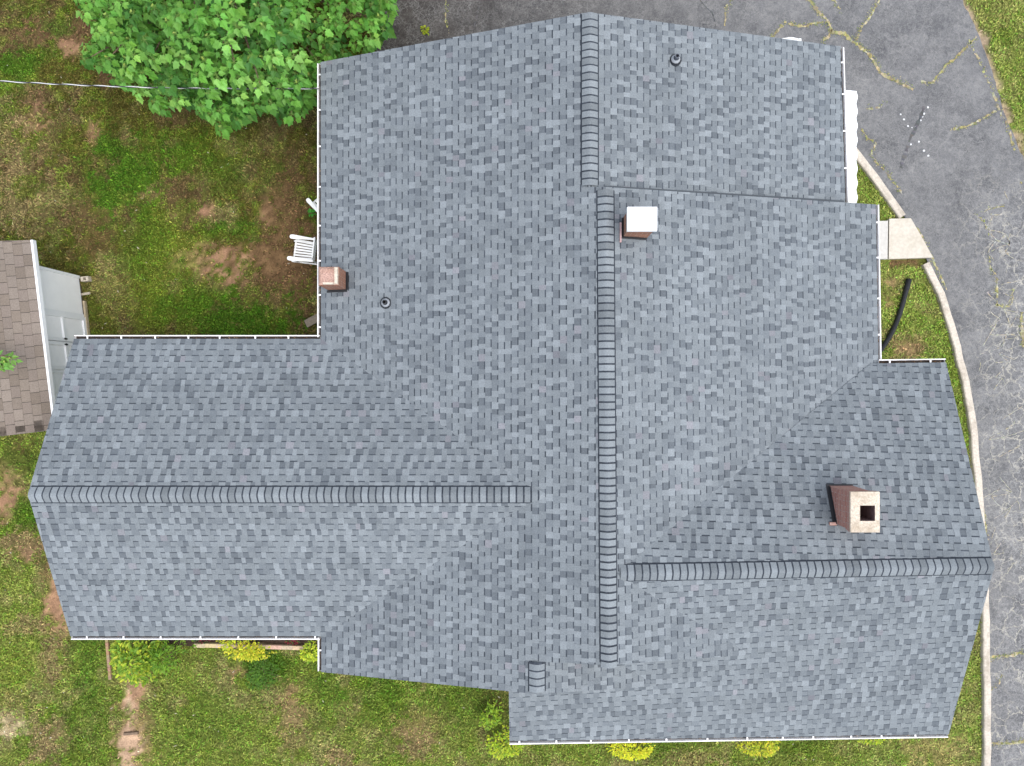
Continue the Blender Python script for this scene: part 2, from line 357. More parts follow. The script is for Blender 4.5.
# jitter the open (lawn side) edges a little
def jag(pts, amp, step=.12):
    out = []
    for (x0, y0), (x1, y1) in zip(pts, pts[1:]+pts[:1]):
        n = max(1, int(math.hypot(x1-x0, y1-y0)/step)); n = min(n, 60)
        for k in range(n):
            t = k/n; out.append((x0+(x1-x0)*t+random.uniform(-amp, amp), y0+(y1-y0)*t+random.uniform(-amp, amp)))
    return out
tag(flat('driveway', jag(drive_xy, .02), .006, M_asphalt), kind='structure')
def curb(pxs, wpx, name):
    b = MB(); pts = [P(*q) for q in pxs]; w = wpx/F*H
    n = []
    for i, p in enumerate(pts):
        d = (pts[min(i+1, len(pts)-1)]-pts[max(i-1, 0)]).normalized(); n.append(Vector((d.y, -d.x, 0)))
    L = []
    for i in range(len(pts)-1):
        seg = max(1, int((pts[i+1]-pts[i]).length/.25))
        for k in range(seg):
            t = k/seg; j = .012
            L.append((pts[i].lerp(pts[i+1], t)+Vector((random.uniform(-j, j), random.uniform(-j, j), random.uniform(-j, 0)*.6)), n[i].lerp(n[i+1], t).normalized()))
    L.append((pts[-1], n[-1]))
    top = .10
    for (p, a), (q, c) in zip(L[:-1], L[1:]):
        p0, p1, q0, q1 = p-a*0, p+a*w, q, q+c*w; Z = Vector((0, 0, top)); B = Vector((0, 0, -.1)); e = .02
        pi, qi, po, qo = p+a*e, q+c*e, p+a*(w-e), q+c*(w-e)
        b.poly([pi+Z, qi+Z, qo+Z, po+Z][::-1]); b.poly([p0+Z*.8, q0+Z*.8, qi+Z, pi+Z][::-1]); b.poly([po+Z, qo+Z, q1+Z*.8, p1+Z*.8][::-1])
        b.poly([p0+B, q0+B, q0+Z*.8, p0+Z*.8][::-1]); b.poly([p1+Z*.8, q1+Z*.8, q1+B, p1+B][::-1])
    return tag(b.build(name, M_curb), kind='structure')
curb(curb_out[:4], 7.5, 'curb'); curb(curb_out[5:], 7.0, 'curb')
tag(flat('walkway', G([(887.5, 219.5), (909, 219), (920, 238), (931, 258), (887, 259.5)]), .09, M_concrete, .2), kind='structure')
M_conc2 = plain('pale_concrete', (.47, .455, .42), .95, .1, 14, .1, .3)
tag(flat('doorstep', G([(862, 222), (886.3, 221.5), (885.8, 259.5), (862, 259.5)]), .085, M_conc2, .2), kind='structure')
tag(flat('mulch_bed', G([(150, 628), (322, 628), (322, 646.5), (196, 646.5), (150, 642)]), .02, M_mulch, .1), kind='structure')

# worn white spots sprayed on the asphalt
b = MB()
for zx, zy, r in ((650, 343, 3.6), (660, 358, 4), (672, 378, 4), (684, 383, 2.5), (695, 380, 3), (681, 433, 4), (705, 425, 4), (720, 452, 4.5), (733, 467, 4.5), (710, 361, 4), (720, 341, 4.5), (732, 322, 4.5), (716, 350, 3)):
    c = P(684+zx/3, zy/3, .011); rr = r/3/F*H*.95; k = 11
    b.poly([c+Vector((math.cos(2*math.pi*i/k)*rr*.78*random.uniform(.75, 1.15), math.sin(2*math.pi*i/k)*rr*.78*random.uniform(.75, 1.15), 0)) for i in range(k)])
tag(b.build('driveway_markings', M_paint), kind='structure')

# ------------------------------------------------------------------ house
house = empty('house', (0, 0, 0), 0, 'single storey house seen from above with grey blue shingle roof and three brick chimneys', 'house')
EZ = 2.75; SL = .318
Xw = P(320.8, 0, EZ).x
PW = (SL, 0, EZ-SL*Xw)
def slope_from_ridge(q0, q1, a):
    b_ = (q1.z-q0.z-a*(q1.x-q0.x))/(q1.y-q0.y); return (a, b_, q0.z-a*q0.x-b_*q0.y)
mr0, mr1 = RP(605.5, 187, PW), RP(609, 665, PW); PE = slope_from_ridge(mr0, mr1, -SL)
gr0, gr1 = RP(590, 12.5, PW), RP(590, 186, PW); GE = slope_from_ridge(gr0, gr1, -SL)
pr0, pr1 = RP(537, 655, PW), RP(537, 694, PW); PP = slope_from_ridge(pr0, pr1, -SL)
def wing(yr, zr, yn, ys):
    R0 = P(CX, yr, zr); n = P(CX, yn, EZ); s = P(CX, ys, EZ)
    bn = (zr-EZ)/(R0.y-n.y); bs = (zr-EZ)/(R0.y-s.y)
    return (0, bn, EZ-bn*n.y), (0, bs, EZ-bs*s.y)
WN, WS = wing(495.0, 4.28, 339.0, 636)
# the east wing's ridge runs very slightly off square in the photograph
def plane3(a, b, c):
    n = (b-a).cross(c-a); return (-n.x/n.z, -n.y/n.z, (n.dot(a))/n.z)
er0, er1 = P(622, 573.5, 4.64), P(994, 566.5, 4.50)
EN = plane3(er0, er1, P(910, 363, EZ)); ES = plane3(er0, er1, P(730, 738, EZ))
for nm, pl in (('PE eave', PE), ('GE', GE)): print(nm, RP(876 if nm[0] == 'P' else 842, 280 if nm[0] == 'P' else 120, pl))
print('EN', EN, 'ES', ES, 'WN', WN, 'WS', WS, 'M ridge', mr0, mr1, 'G', gr0, gr1, 'P', pr0, pr1, 'E', er0, er1)

SHC = [np.array(c) for c in ((.190, .211, .223), (.163, .182, .193), (.138, .155, .167), (.106, .120, .132))]
def clip_tri(poly, tri):
    for i in range(3):
        (x0, y0), (x1, y1) = tri[i], tri[(i+1) % 3]; out = []
        n = len(poly)
        if n == 0: return poly
        for k in range(n):
            p, q = poly[k], poly[(k+1) % n]
            dp = (x1-x0)*(p[1]-y0)-(y1-y0)*(p[0]-x0); dq = (x1-x0)*(q[1]-y0)-(y1-y0)*(q[0]-x0)
            if dp >= 0: out.append(p)
            if (dp > 0 > dq) or (dp < 0 < dq):
                t = dp/(dp-dq); out.append((p[0]+(q[0]-p[0])*t, p[1]+(q[1]-p[1])*t))
        poly = out
    return poly
def shingle_plane(b, pl, pxs, palette=SHC, e=.1435, tw=(.085, .165), gw=(.085, .165), dash=.029, dashcol=(.050, .058, .069), body=.18, three_tab=False, pts=None, tint=1.0):
    """one roof slope: courses of laminated shingles (raised tabs, recessed tabs with the dark shadow band) cut to the outline, over a boxed deck"""
    V = pts or [RP(a, c, pl) for a, c in pxs]
    n = Vector((-pl[0], -pl[1], 1)).normalized(); g = Vector((pl[0], pl[1], 0)).normalized()
    u = g.cross(Vector((0, 0, 1))).normalized(); v = n.cross(u).normalized()
    if v.z < 0: v = -v; u = -u
    o = V[0]; uv = [((p-o).dot(u), (p-o).dot(v)) for p in V]
    v0 = min(q[1] for q in uv); v1 = max(q[1] for q in uv); u0 = min(q[0] for q in uv); u1 = max(q[0] for q in uv)
    tris = []
    for t in tessellate_polygon([[Vector((q[0], q[1], 0)) for q in uv]]):
        T = [uv[i] for i in t]
        ar = (T[1][0]-T[0][0])*(T[2][1]-T[0][1])-(T[1][1]-T[0][1])*(T[2][0]-T[0][0])
        if abs(ar) < 1e-6: continue
        if ar < 0: T = T[::-1]
        tris.append((T, min(q[0] for q in T), max(q[0] for q in T), min(q[1] for q in T), max(q[1] for q in T)))
    W3 = lambda q, h: o+u*q[0]+v*q[1]+n*h
    rnd = random.random
    def cell(ua, ub, va, vb, hf, col, side):
        quad = [(ua, va), (ub, va), (ub, vb), (ua, vb)]
        for T, a0, a1, b0, b1 in tris:
            if ub < a0 or ua > a1 or vb < b0 or va > b1: continue
            q = clip_tri(quad, T)
            if len(q) < 3: continue
            top = [W3(k, hf(k[1])) for k in q]
            b.poly(top, col)
            if side:
                for i in range(len(q)):
                    j = (i+1) % len(q)
                    lo = [W3(q[i], hf(q[i][1])-side), W3(q[j], hf(q[j][1])-side)]
                    b.poly([lo[0], lo[1], top[j], top[i]], tuple(c*.45 for c in col))
    rows = int((v1-v0)/e)+1
    for r in range(rows):
        va = v0+r*e; vb = va+e; hb = lambda q, va=va: .007*(1-(q-va)/e); x = u0-random.uniform(0, .3); k = rnd() < .5
        tone = random.uniform(.96, 1.04)
        while x < u1:
            if three_tab:
                w = .26; c0 = palette[int(rnd()*len(palette))]*random.uniform(.92, 1.06)
                cell(x+.006, x+w-.006, va, vb, hb, tuple(c0), .007)
                cell(x-.006, x+.006, va, vb, lambda q: .0005, (.05, .042, .038), 0)
                if r % 2 and x < u0: x -= .15
                x += w; continue
            k = not k
            if k:
                w = random.uniform(*tw); i = np.random.choice(4, p=(.30, .47, .20, .03)) if False else (0 if rnd() < .34 else 1 if rnd() < .68 else 2)
                c0 = palette[i]*random.uniform(.93, 1.07)*tone*tint
                if rnd() < .03: c0 = c0*np.array((1.07, .98, 1.0))
                cell(x, x+w, va, vb, lambda q: hb(q)+.004, tuple(c0), .011)
            else:
                w = random.uniform(*gw); i = (1 if rnd() < .42 else 2 if rnd() < .62 else 3)
                c0 = palette[i]*random.uniform(.93, 1.07)*tone*tint
                cell(x, x+w, va, vb-dash, hb, tuple(c0), .007)
                cell(x, x+w, vb-dash, vb+.001, hb, tuple(np.array(dashcol)*random.uniform(.8, 1.4)), 0)
            x += w
    # deck and boxed edges
    Z = Vector((0, 0, 1)); top = [p-Z*.004 for p in V]; bot = [p-Z*body for p in V]
    for t in tessellate_polygon([[Vector((p.x, p.y, 0)) for p in V]]):
        q = [top[i] for i in t]
        if (q[1]-q[0]).cross(q[2]-q[0]).z < 0: q = q[::-1]; t = t[::-1]
        b.poly(q, (.12, .14, .16)); b.poly([bot[i] for i in t][::-1], m=1)
    ar = sum(V[i].x*V[(i+1) % len(V)].y-V[(i+1) % len(V)].x*V[i].y for i in range(len(V)))
    for i in range(len(V)):
        j = (i+1) % len(V)
        if ar < 0: i, j = j, i
        b.poly([bot[i], bot[j], top[j], top[i]], m=1)
def roof(name, slopes):
    b = MB()
    for pl, pxs in slopes: shingle_plane(b, pl, pxs)
    return b.build(name, [M_shingle, M_fascia], house)
main_roof = roof('main_roof', [(PW, [(320.8, 62.2), (582, 13.4), (590, 12.5), (590, 187), (605.5, 187), (609, 665), (537, 661.5), (537, 694), (321.5, 672)]),
                               (PE, [(605.5, 187), (875.5, 204.5), (878, 362), (875, 420), (745, 655), (609, 665)])])
garage_roof = roof('garage_roof', [(GE, [(590, 12.5), (840.5, 46.5), (845.5, 215), (590, 205)])])
gable_roof = roof('gable_roof', [(PP, [(537, 652), (650, 652), (680, 684.5), (537, 694)])])
wing_roof = roof('wing_roof', [(WN, [(74, 339), (28, 494), (549, 494), (331, 339)]), (WS, [(28, 494), (70.5, 636), (331, 636), (549, 494)])])
wing_roof2 = roof('wing_roof', [(EN, [(946, 362.5), (994, 567.5), (613, 573.6), (871, 363.5)]), (ES, [(994, 567.5), (948.5, 734), (509.5, 741), (508.5, 668), (613, 573.6)])])

# ---- ridge caps
def ridge_caps(a, b_, plL, plR, parent, width=.155, e=.148, gapat=()):
    """bent cap shingles lapped along a ridge from a to b_; each one tilts up over the one below"""
    mb = MB(); d = (b_-a); L = d.length; d.normalize(); side = d.cross(Vector((0, 0, 1))).normalized()
    k = int(L/e); prof = [(width*t, .012*(1-abs(t))+.020*(1-t*t)) for t in (-1, -.8, -.6, -.4, -.2, 0, .2, .4, .6, .8, 1)]; n6 = len(prof)-1
    def pt(s, lat, lift):
        p = a+d*s+side*lat
        rz = (a+d*s).z; k_ = (rz-min(zp(plR, (a+d*s+side*width).x, (a+d*s+side*width).y), zp(plL, (a+d*s+side*width).x, (a+d*s+side*width).y)))/width
        z = min(zp(plR, p.x, p.y), zp(plL, p.x, p.y))
        fl = width*.45                                     # the bent shingle rounds the apex off
        if abs(lat) < fl: z -= k_*(fl-abs(lat))**2/(2*fl)*.9
        return Vector((p.x, p.y, z+lift))
    for i in range(k+1):
        s0 = i*e; s1 = min(s0+e*1.25, L+.03); tone = random.choice((1.12, 1.0, .92, 1.05, .80)); c0 = SHC[0]*.95*tone*random.uniform(.94, 1.06)
        hi, lo = .034, .016; c = tuple(c0)
        rowA = [pt(s0, x, hi+q) for x, q in prof]; rowM = [pt(s0+e-.034, x, lo+.007+q) for x, q in prof]; rowB = [pt(s1, x, lo*.8+q) for x, q in prof]
        for j in range(n6):
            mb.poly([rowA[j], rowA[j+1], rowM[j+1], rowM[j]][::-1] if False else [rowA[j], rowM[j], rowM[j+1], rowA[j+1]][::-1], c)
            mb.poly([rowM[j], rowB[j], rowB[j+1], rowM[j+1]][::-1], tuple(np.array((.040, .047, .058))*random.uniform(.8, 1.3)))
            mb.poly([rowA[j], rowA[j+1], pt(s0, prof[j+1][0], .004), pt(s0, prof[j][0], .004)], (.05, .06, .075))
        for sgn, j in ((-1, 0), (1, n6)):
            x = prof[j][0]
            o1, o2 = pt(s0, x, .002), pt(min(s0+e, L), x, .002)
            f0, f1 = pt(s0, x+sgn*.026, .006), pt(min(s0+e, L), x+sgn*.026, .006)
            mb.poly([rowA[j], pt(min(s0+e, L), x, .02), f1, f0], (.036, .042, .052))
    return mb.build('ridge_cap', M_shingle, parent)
ridge_caps(RP(590, 13.5, PW), RP(590, 184, PW), PW, GE, main_roof)
ridge_caps(RP(605.6, 190, PW), RP(609, 663, PW), PW, PE, main_roof)
ridge_caps(RP(537, 692, PW), RP(537, 663, PW), PW, PP, gable_roof)
ridge_caps(P(29.5, 495, 4.28), P(541, 495, 4.28), WN, WS, wing_roof)
ridge_caps(er1, er0.lerp(er1, .003), ES, EN, wing_roof2) if False else ridge_caps(er1-(er1-er0)*.003, er0+(er1-er0)*.002, EN, ES, wing_roof2)

# ---- gutters
def gutter(p0, p1, out, parent, name='gutter', hang=.82):
    """open trough hung under an eave: back, floor, face with rolled lip, straps across, leaf litter inside"""
    mb = MB(); d = p1-p0; L = d.length; d.normalize(); o = Vector(out); o = (o-d*o.dot(d)).normalized(); Z = Vector((0, 0, 1))
    A = lambda s, x, z: p0+d*s+o*x+Z*z
    def strip(x0, z0, x1, z1, m=0, col=(1, 1, 1)): mb.poly([A(0, x0, z0), A(L, x0, z0), A(L, x1, z1), A(0, x1, z1)], col, m)
    w = .086
    strip(-.05, -.03, -.05, -.12); strip(-.05, -.12, w-.03, -.12); strip(w-.03, -.12, w, -.03); strip(w, -.03, w, -.012); strip(w, -.012, w-.020, -.012); strip(w-.020, -.012, w-.020, -.03)
    strip(-.046, -.085, w-.026, -.085, 1, (.045, .036, .032))
    for s in (0, L): mb.poly([A(s, -.05, -.03), A(s, -.05, -.12), A(s, w-.03, -.12), A(s, w, -.03)])
    n = max(2, int(L/hang)); s = random.uniform(.15, .4)
    while s < L-.05:
        mb.box((0, 0, 0), (1, 1, 1)) if False else mb.bar(A(s, -.04, -.013), A(s, w-.015, -.013), .034, .006)
        s += hang*random.uniform(.82, 1.12)
    for i in range(int(L*26)):
        s = random.uniform(.02, L-.02); x = random.uniform(-.01, w-.03); a = random.uniform(0, 3.1); r = random.uniform(.012, .03)
        c = A(s, x, -.08+random.uniform(0, .02)); e1 = d*math.cos(a)*r+o*math.sin(a)*r*.5; e2 = o*math.cos(a)*r*.4-d*math.sin(a)*r*.4
        mb.poly([c-e1, c+e2, c+e1, c-e2], random.choice(((.10, .055, .03), (.19, .12, .07), (.05, .035, .025), (.28, .20, .13))), 1)
    return mb.build(name, [M_gutter, M_debris], parent)
gutter(RP(321, 63, PW), RP(321, 337, PW), (-1, 0, 0), main_roof); gutter(RP(321.5, 638, PW), RP(321.5, 671.5, PW), (-1, 0, 0), main_roof)
gutter(RP(875.5, 204.5, PE), RP(878, 360.5, PE), (1, 0, 0), main_roof)
gutter(RP(840.5, 47, GE), RP(845.3, 202, GE), (1, 0, 0), garage_roof)
gutter(P(74, 339, EZ), P(319.5, 339, EZ), (0, 1, 0), wing_roof); gutter(P(70.5, 636, EZ), P(319.5, 636, EZ), (0, -1, 0), wing_roof)
gutter(RP(879.5, 363.4, EN), RP(946, 362.5, EN), (0, 1, 0), wing_roof2); gutter(RP(509.5, 741, ES), RP(948.5, 734, ES), (0, -1, 0), wing_roof2)

# ---- walls (lap siding under the eaves)
def sidingmat():
    m, t, b = newmat('white_lap_siding'); p = wpos(t); sx = N(t, 'ShaderNodeSeparateXYZ'); t.links.new(p, sx.inputs[0])
    mm = N(t, 'ShaderNodeMath', operation='FRACT'); ml = N(t, 'ShaderNodeMath', operation='MULTIPLY'); ml.inputs[1].default_value = 6.5
    t.links.new(sx.outputs[2], ml.inputs[0]); t.links.new(ml.outputs[0], mm.inputs[0])
    b.inputs['Base Color'].default_value = (.66, .66, .63, 1); b.inputs['Roughness'].default_value = .7
    bp = N(t, 'ShaderNodeBump'); bp.inputs['Strength'].default_value = .6; bp.inputs['Distance'].default_value = .02; t.links.new(mm.outputs[0], bp.inputs['Height']); t.links.new(bp.outputs[0], b.inputs['Normal'])
    return m
M_siding = sidingmat()
def walls(x0, x1, y0, y1, axis, ridge, zr, eave=EZ-.2):
    b = MB()
    base = [(x0, y0), (x1, y0), (x1, y1), (x0, y1)]
    if axis == 'x':   # ridge along x: gables on the x ends
        for x, fl in ((x0, 0), (x1, 1)):
            q = [(x, y0, -.1), (x, y1, -.1), (x, y1, eave), (x, ridge, zr), (x, y0, eave)]; b.poly(q if fl else q[::-1])
        for y, fl in ((y0, 1), (y1, 0)):
            q = [(x0, y, -.1), (x1, y, -.1), (x1, y, eave), (x0, y, eave)]; b.poly(q if fl else q[::-1])
    else:
        for y, fl in ((y0, 1), (y1, 0)):
            q = [(x0, y, -.1), (x1, y, -.1), (x1, y, eave), (ridge, y, zr), (x0, y, eave)]; b.poly(q if fl else q[::-1])
        for x, fl in ((x0, 0), (x1, 1)):
            q = [(x, y0, -.1), (x, y1, -.1), (x, y1, eave), (x, y0, eave)]; b.poly(q if fl else q[::-1])
    return b.build('wall', M_siding, house)
o_ = .32
xe = RP(876, 280, PE).x; yN = RP(605.5, 187, PW).y; yS = mr1.y
walls(Xw+o_, xe-o_, yS+.25, yN-.2, 'y', mr0.x, mr0.z-.3)
walls(Xw+o_, RP(842, 120, GE).x-o_, yN-.2, min(RP(321, 66, PW).y, RP(840.5, 46.5, GE).y)-.25, 'y', gr0.x, gr0.z-.3)
walls(Xw+o_, pr1.x+1.9, RP(321.5, 672, PW).y+.35, yS+.25, 'y', pr0.x, pr0.z-.35, EZ-.2)
walls(P(70, 0, EZ).x+.3, Xw+o_, P(0, 636, EZ).y+o_, P(0, 339, EZ).y-o_, 'x', P(0, 494, 4.28).y, 4.0)
walls(xe-o_, P(947, 0, EZ).x-.3, P(0, 736, EZ).y+o_, P(0, 363, EZ).y-o_, 'x', er1.y, er1.z-.3)
walls(P(509, 0, EZ).x+.2, xe-o_, P(0, 739, EZ).y+o_, yS+.25, 'x', yS+.3, EZ-.19)

# ---- chimneys
def chimney(name, x0, x1, y0, y1, zb, zt, mb_, crownmat, ov=.03, ct=.07, hole=None):
    c = empty(name, ((x0+x1)/2, (y0+y1)/2, zb)); c.parent = house
    b = MB(); b.box((x0, y0, zb-.5), (x1, y1, zt-ct)); b.box((x0-ov*.6, y0-ov*.6, zt-ct-.14), (x1+ov*.6, y1+ov*.6, zt-ct-.002))
    b.build('stack', mb_, c)
    k = MB()
    X0, X1, Y0, Y1 = x0-ov, x1+ov, y0-ov, y1+ov
    if hole:
        hx0, hx1, hy0, hy1 = hole; Z = zt; zl = zt-ct
        O = [(X0, Y0), (X1, Y0), (X1, Y1), (X0, Y1)]; I = [(hx0, hy0), (hx1, hy0), (hx1, hy1), (hx0, hy1)]
        for i in range(4):
            j = (i+1) % 4
            k.poly([(*O[i], Z-.012), (*O[j], Z-.012), (*I[j], Z), (*I[i], Z)]); k.poly([(*O[i], zl), (*O[j], zl), (*O[j], Z-.012), (*O[i], Z-.012)])
            k.poly([(*I[j], zl), (*I[i], zl), (*I[i], Z), (*I[j], Z)])
        f = MB(); e = .004
        I2 = [(hx0+e, hy0+e), (hx1-e, hy0+e), (hx1-e, hy1-e), (hx0+e, hy1-e)]
        for i in range(4):
            j = (i+1) % 4; f.poly([(*I2[j], Z-.5), (*I2[i], Z-.5), (*I2[i], Z-.01), (*I2[j], Z-.01)])
        f.poly([(*q, Z-.5) for q in I2], (.02, .02, .02))
        f.build('flue', plain('clay_flue', (.12, .06, .05), .9, .3, 12), c)
    return c, k
# east chimney, open flue
ta = 4.93; d = H-ta
x0, x1 = (851-CX)/F*d, (880-CX)/F*d; y1, y0 = (CY-492)/F*d, (CY-532.5)/F*d
# the stack reads as one storey block: open the top for the flue
fx0, fx1, fy1, fy0 = (860-CX)/F*d, (875-CX)/F*d, (CY-505.5)/F*d, (CY-521)/F*d
def open_chimney(name, x0, x1, y0, y1, zb, zt, matb, crown, hole, fl):
    c = empty(name, ((x0+x1)/2, (y0+y1)/2, zb)); c.parent = house
    b = MB(); ct = .06; z0 = zb-.5
    Q = lambda g: [(x0-g, y0-g), (x1+g, y0-g), (x1+g, y1+g), (x0-g, y1+g)]
    def wall(g, za, zz):
        q = Q(g)
        for i in range(4): j = (i+1) % 4; b.poly([(*q[i], za), (*q[j], za), (*q[j], zz), (*q[i], zz)])
    def ledge(g0, g1, z, up):
        a, o = Q(g0), Q(g1)
        for i in range(4):
            j = (i+1) % 4; q = [(*a[i], z), (*a[j], z), (*o[j], z), (*o[i], z)]; b.poly(q[::-1] if up else q)
    wall(-.03, z0, zt-.24); ledge(-.03, -.012, zt-.24, 0); wall(-.012, zt-.24, zt-ct-.08); ledge(-.012, 0, zt-ct-.08, 0); wall(0, zt-ct-.08, zt-ct)
    b.build('stack', matb, c)
    k = MB(); hx0, hx1, hy0, hy1 = hole; I = [(hx0, hy0), (hx1, hy0), (hx1, hy1), (hx0, hy1)]; O = Q(.002)
    for i in range(4):
        j = (i+1) % 4
        k.poly([(*O[i], zt-.012), (*O[j], zt-.012), (*I[j], zt), (*I[i], zt)]); k.poly([(*O[i], zt-ct), (*O[j], zt-ct), (*O[j], zt-.012), (*O[i], zt-.012)])
    k.build('crown', crown, c)
    f = MB()
    for i in range(4): j = (i+1) % 4; f.poly([(*I[j], zt-.55), (*I[i], zt-.55), (*I[i], zt), (*I[j], zt)])
    f.poly([(*q, zt-.55) for q in I])
    f.build('flue', plain(name+' flue', fl, .9, .3, 12), c)
    return c
def flashing_or_shade(c, pl, x0, x1, y0, y1, w, mat, sides='NSEW', lift=.016):
    """bent metal strips lying on the slope round a chimney and turned up its sides"""
    b = MB()
    def q(x, y, h=0): return Vector((x, y, zp(pl, x, y)+lift+h))
    def strip(a, b2, c2, d2): b.poly([q(*a), q(*b2), q(*c2), q(*d2)])
    up = .09; g = .004
    if 'W' in sides: strip((x0-w, y0), (x0, y0), (x0, y1), (x0-w, y1)); b.poly([q(x0-g, y0), q(x0-g, y1), q(x0-g, y1, up), q(x0-g, y0, up)][::-1])
    if 'E' in sides: strip((x1, y0), (x1+w, y0), (x1+w, y1), (x1, y1)); b.poly([q(x1+g, y0), q(x1+g, y1), q(x1+g, y1, up), q(x1+g, y0, up)])
    if 'N' in sides: strip((x0-w, y1), (x1+w*.3, y1), (x1+w*.3, y1+w*.6), (x0-w, y1+w*.6))
    if 'S' in sides: strip((x0-w, y0-w), (x1+w*.3, y0-w), (x1+w*.3, y0), (x0-w, y0)); b.poly([q(x0, y0-g), q(x1, y0-g), q(x1, y0-g, up), q(x0, y0-g, up)])
    return b.build('flashing_or_shade', mat, c)
zb = zp(EN, x0, (y0+y1)/2)
c1 = open_chimney('chimney', x0, x1, y0, y1, zb, ta, M_brick, M_crown, (fx0, fx1, fy0, fy1), (.16, .10, .09))
flashing_or_shade(c1, EN, x0+.03, x1-.03, y0+.03, y1-.03, .055, M_flash, 'WN')
b = MB(); q0 = Vector((x0-.10, y0+.03, zp(EN, x0-.1, y0+.03)+.03)); b.bar(q0, (x0+.04, y0+.03, q0.z), .06, .05, (1, 1, 1)); b.build('brick_shelf', M_brick, c1)
c1['label'] = 'red brick chimney with pale crown and open square flue'
# white capped chimney
ta = 5.32; d = H-ta
x0, x1 = (628.3-CX)/F*d, (656.5-CX)/F*d; y1, y0 = (CY-207.5)/F*d, (CY-230)/F*d
zb = zp(PE, (x0+x1)/2, (y0+y1)/2)
c2 = empty('chimney', ((x0+x1)/2, (y0+y1)/2, zb)); c2.parent = house
b = MB(); b.box((x0+.02, y0+.02, zb-.5), (x1-.02, y1-.02, ta-.08)); b.build('stack', M_brick2, c2)
b = MB(); b.box((x0-.02, y0-.015, ta-.078), (x1+.02, y1+.02, ta), taper=.008); b.build('cap', plain('white_metal_cap', (.86, .87, .87), .5, .02), c2)
flashing_or_shade(c2, PE, x0+.02, x1-.02, y0+.02, y1-.02, .03, M_flash, 'WS')
b = MB(); gx_ = x0-.035; b.bar((gx_, y0-.09, zp(PE, gx_, y0)+.03), (gx_, y1-.12, zp(PE, gx_, y1)+.03), .035, .03); b.build('base_course', plain('pink_mortar', (.40, .27, .26), .95, .3, 20), c2)
c2['label'] = 'brick chimney closed by a white metal cap'
# west chimney at the eave
ta = 3.70; d = H-ta
x0, x1 = (318-CX)/F*d, (338.3-CX)/F*d; y1, y0 = (CY-266.5)/F*d, (CY-285)/F*d
zb = zp(PW, (x0+x1)/2, (y0+y1)/2)
c3 = empty('chimney', ((x0+x1)/2, (y0+y1)/2, zb)); c3.parent = house
b = MB(); b.box((x0, y0, zb-.6), (x1, y1, ta-.05)); b.build('stack', M_brick2, c3)
b = MB()
nxx = 9; nyy = 8
hgt = [[ta-.05+(.035 if 0 < i < nxx and 0 < j < nyy else 0)+random.uniform(0, .022) for j in range(nyy+1)] for i in range(nxx+1)]
for i in range(nxx):
    for j in range(nyy):
        X = lambda a: x0+.008+(x1-x0-.016)*a/nxx; Y = lambda a: y0+.008+(y1-y0-.016)*a/nyy
        b.poly([(X(i), Y(j), hgt[i][j]), (X(i+1), Y(j), hgt[i+1][j]), (X(i+1), Y(j+1), hgt[i+1][j+1]), (X(i), Y(j+1), hgt[i][j+1])])
b.build('crown', M_crownp, c3)
b = MB(); k = .055
b.box((x1-k*1.5, y0+.02, ta-.03), (x1-.005, y1-.01, ta+.035), taper=.008); b.box((x0+.10, y0+.008, ta-.03), (x1-k*1.6, y0+.06, ta+.03), taper=.008)
b.build('mortar_lip', M_crown, c3)
flashing_or_shade(c3, PW, x0, x1, y0, y1, .05, M_flash, 'ES')
c3['label'] = 'short orange brick chimney with broken crown at the gutter'

# ---- rake shade: dark strips colour in the shadow beside the taller roof's rakes
def rake_shade(name, pl, line, wall_y, parent):
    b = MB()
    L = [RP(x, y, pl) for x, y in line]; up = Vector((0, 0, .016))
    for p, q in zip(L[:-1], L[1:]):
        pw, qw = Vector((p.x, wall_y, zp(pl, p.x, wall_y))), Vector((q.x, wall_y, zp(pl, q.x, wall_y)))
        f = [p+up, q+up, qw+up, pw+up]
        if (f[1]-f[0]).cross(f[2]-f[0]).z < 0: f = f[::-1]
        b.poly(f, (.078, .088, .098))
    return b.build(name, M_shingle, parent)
rake_shade('flashing_or_shade', GE, [(604+k*30.0, 185.6+k*30*17/270) for k in range(9)], yN-.2, garage_roof)
rake_shade('flashing_or_shade', PP, [(598+k*13.0, 667.2-k*1.1) for k in range(5)], yS+.25, gable_roof)
# ---- vent pipes
def vent(px, py, pl, hole, tilt):
    p = RP(px, py, pl); v = empty('vent_pipe', p); v.parent = house
    b = MB(); b.lathe([(.128, .012), (.124, .03), (.112, .05), (.108, .06), (.10, .08)], p, 24)
    b.build('boot', plain('rubber_boot', (.022, .025, .031), .6), v, True)
    b = MB(); b.lathe([(.098, .06), (.060, .115), (.056, .12)] , p, 24); b.build('collar', plain('grey_collar', (.30, .32, .34), .5), v, True)
    b = MB(); h = .22; b.lathe([(.045, .05), (.045, h), (.033, h), (.033, h-.16), (.0, h-.16)], p, 20)
    b.build('pipe', plain('vent_pipe', hole, .6), v, False)
vent(675, 60.5, GE, (.10, .11, .13), 0); vent(386, 303, PW, (.03, .032, .036), 0)

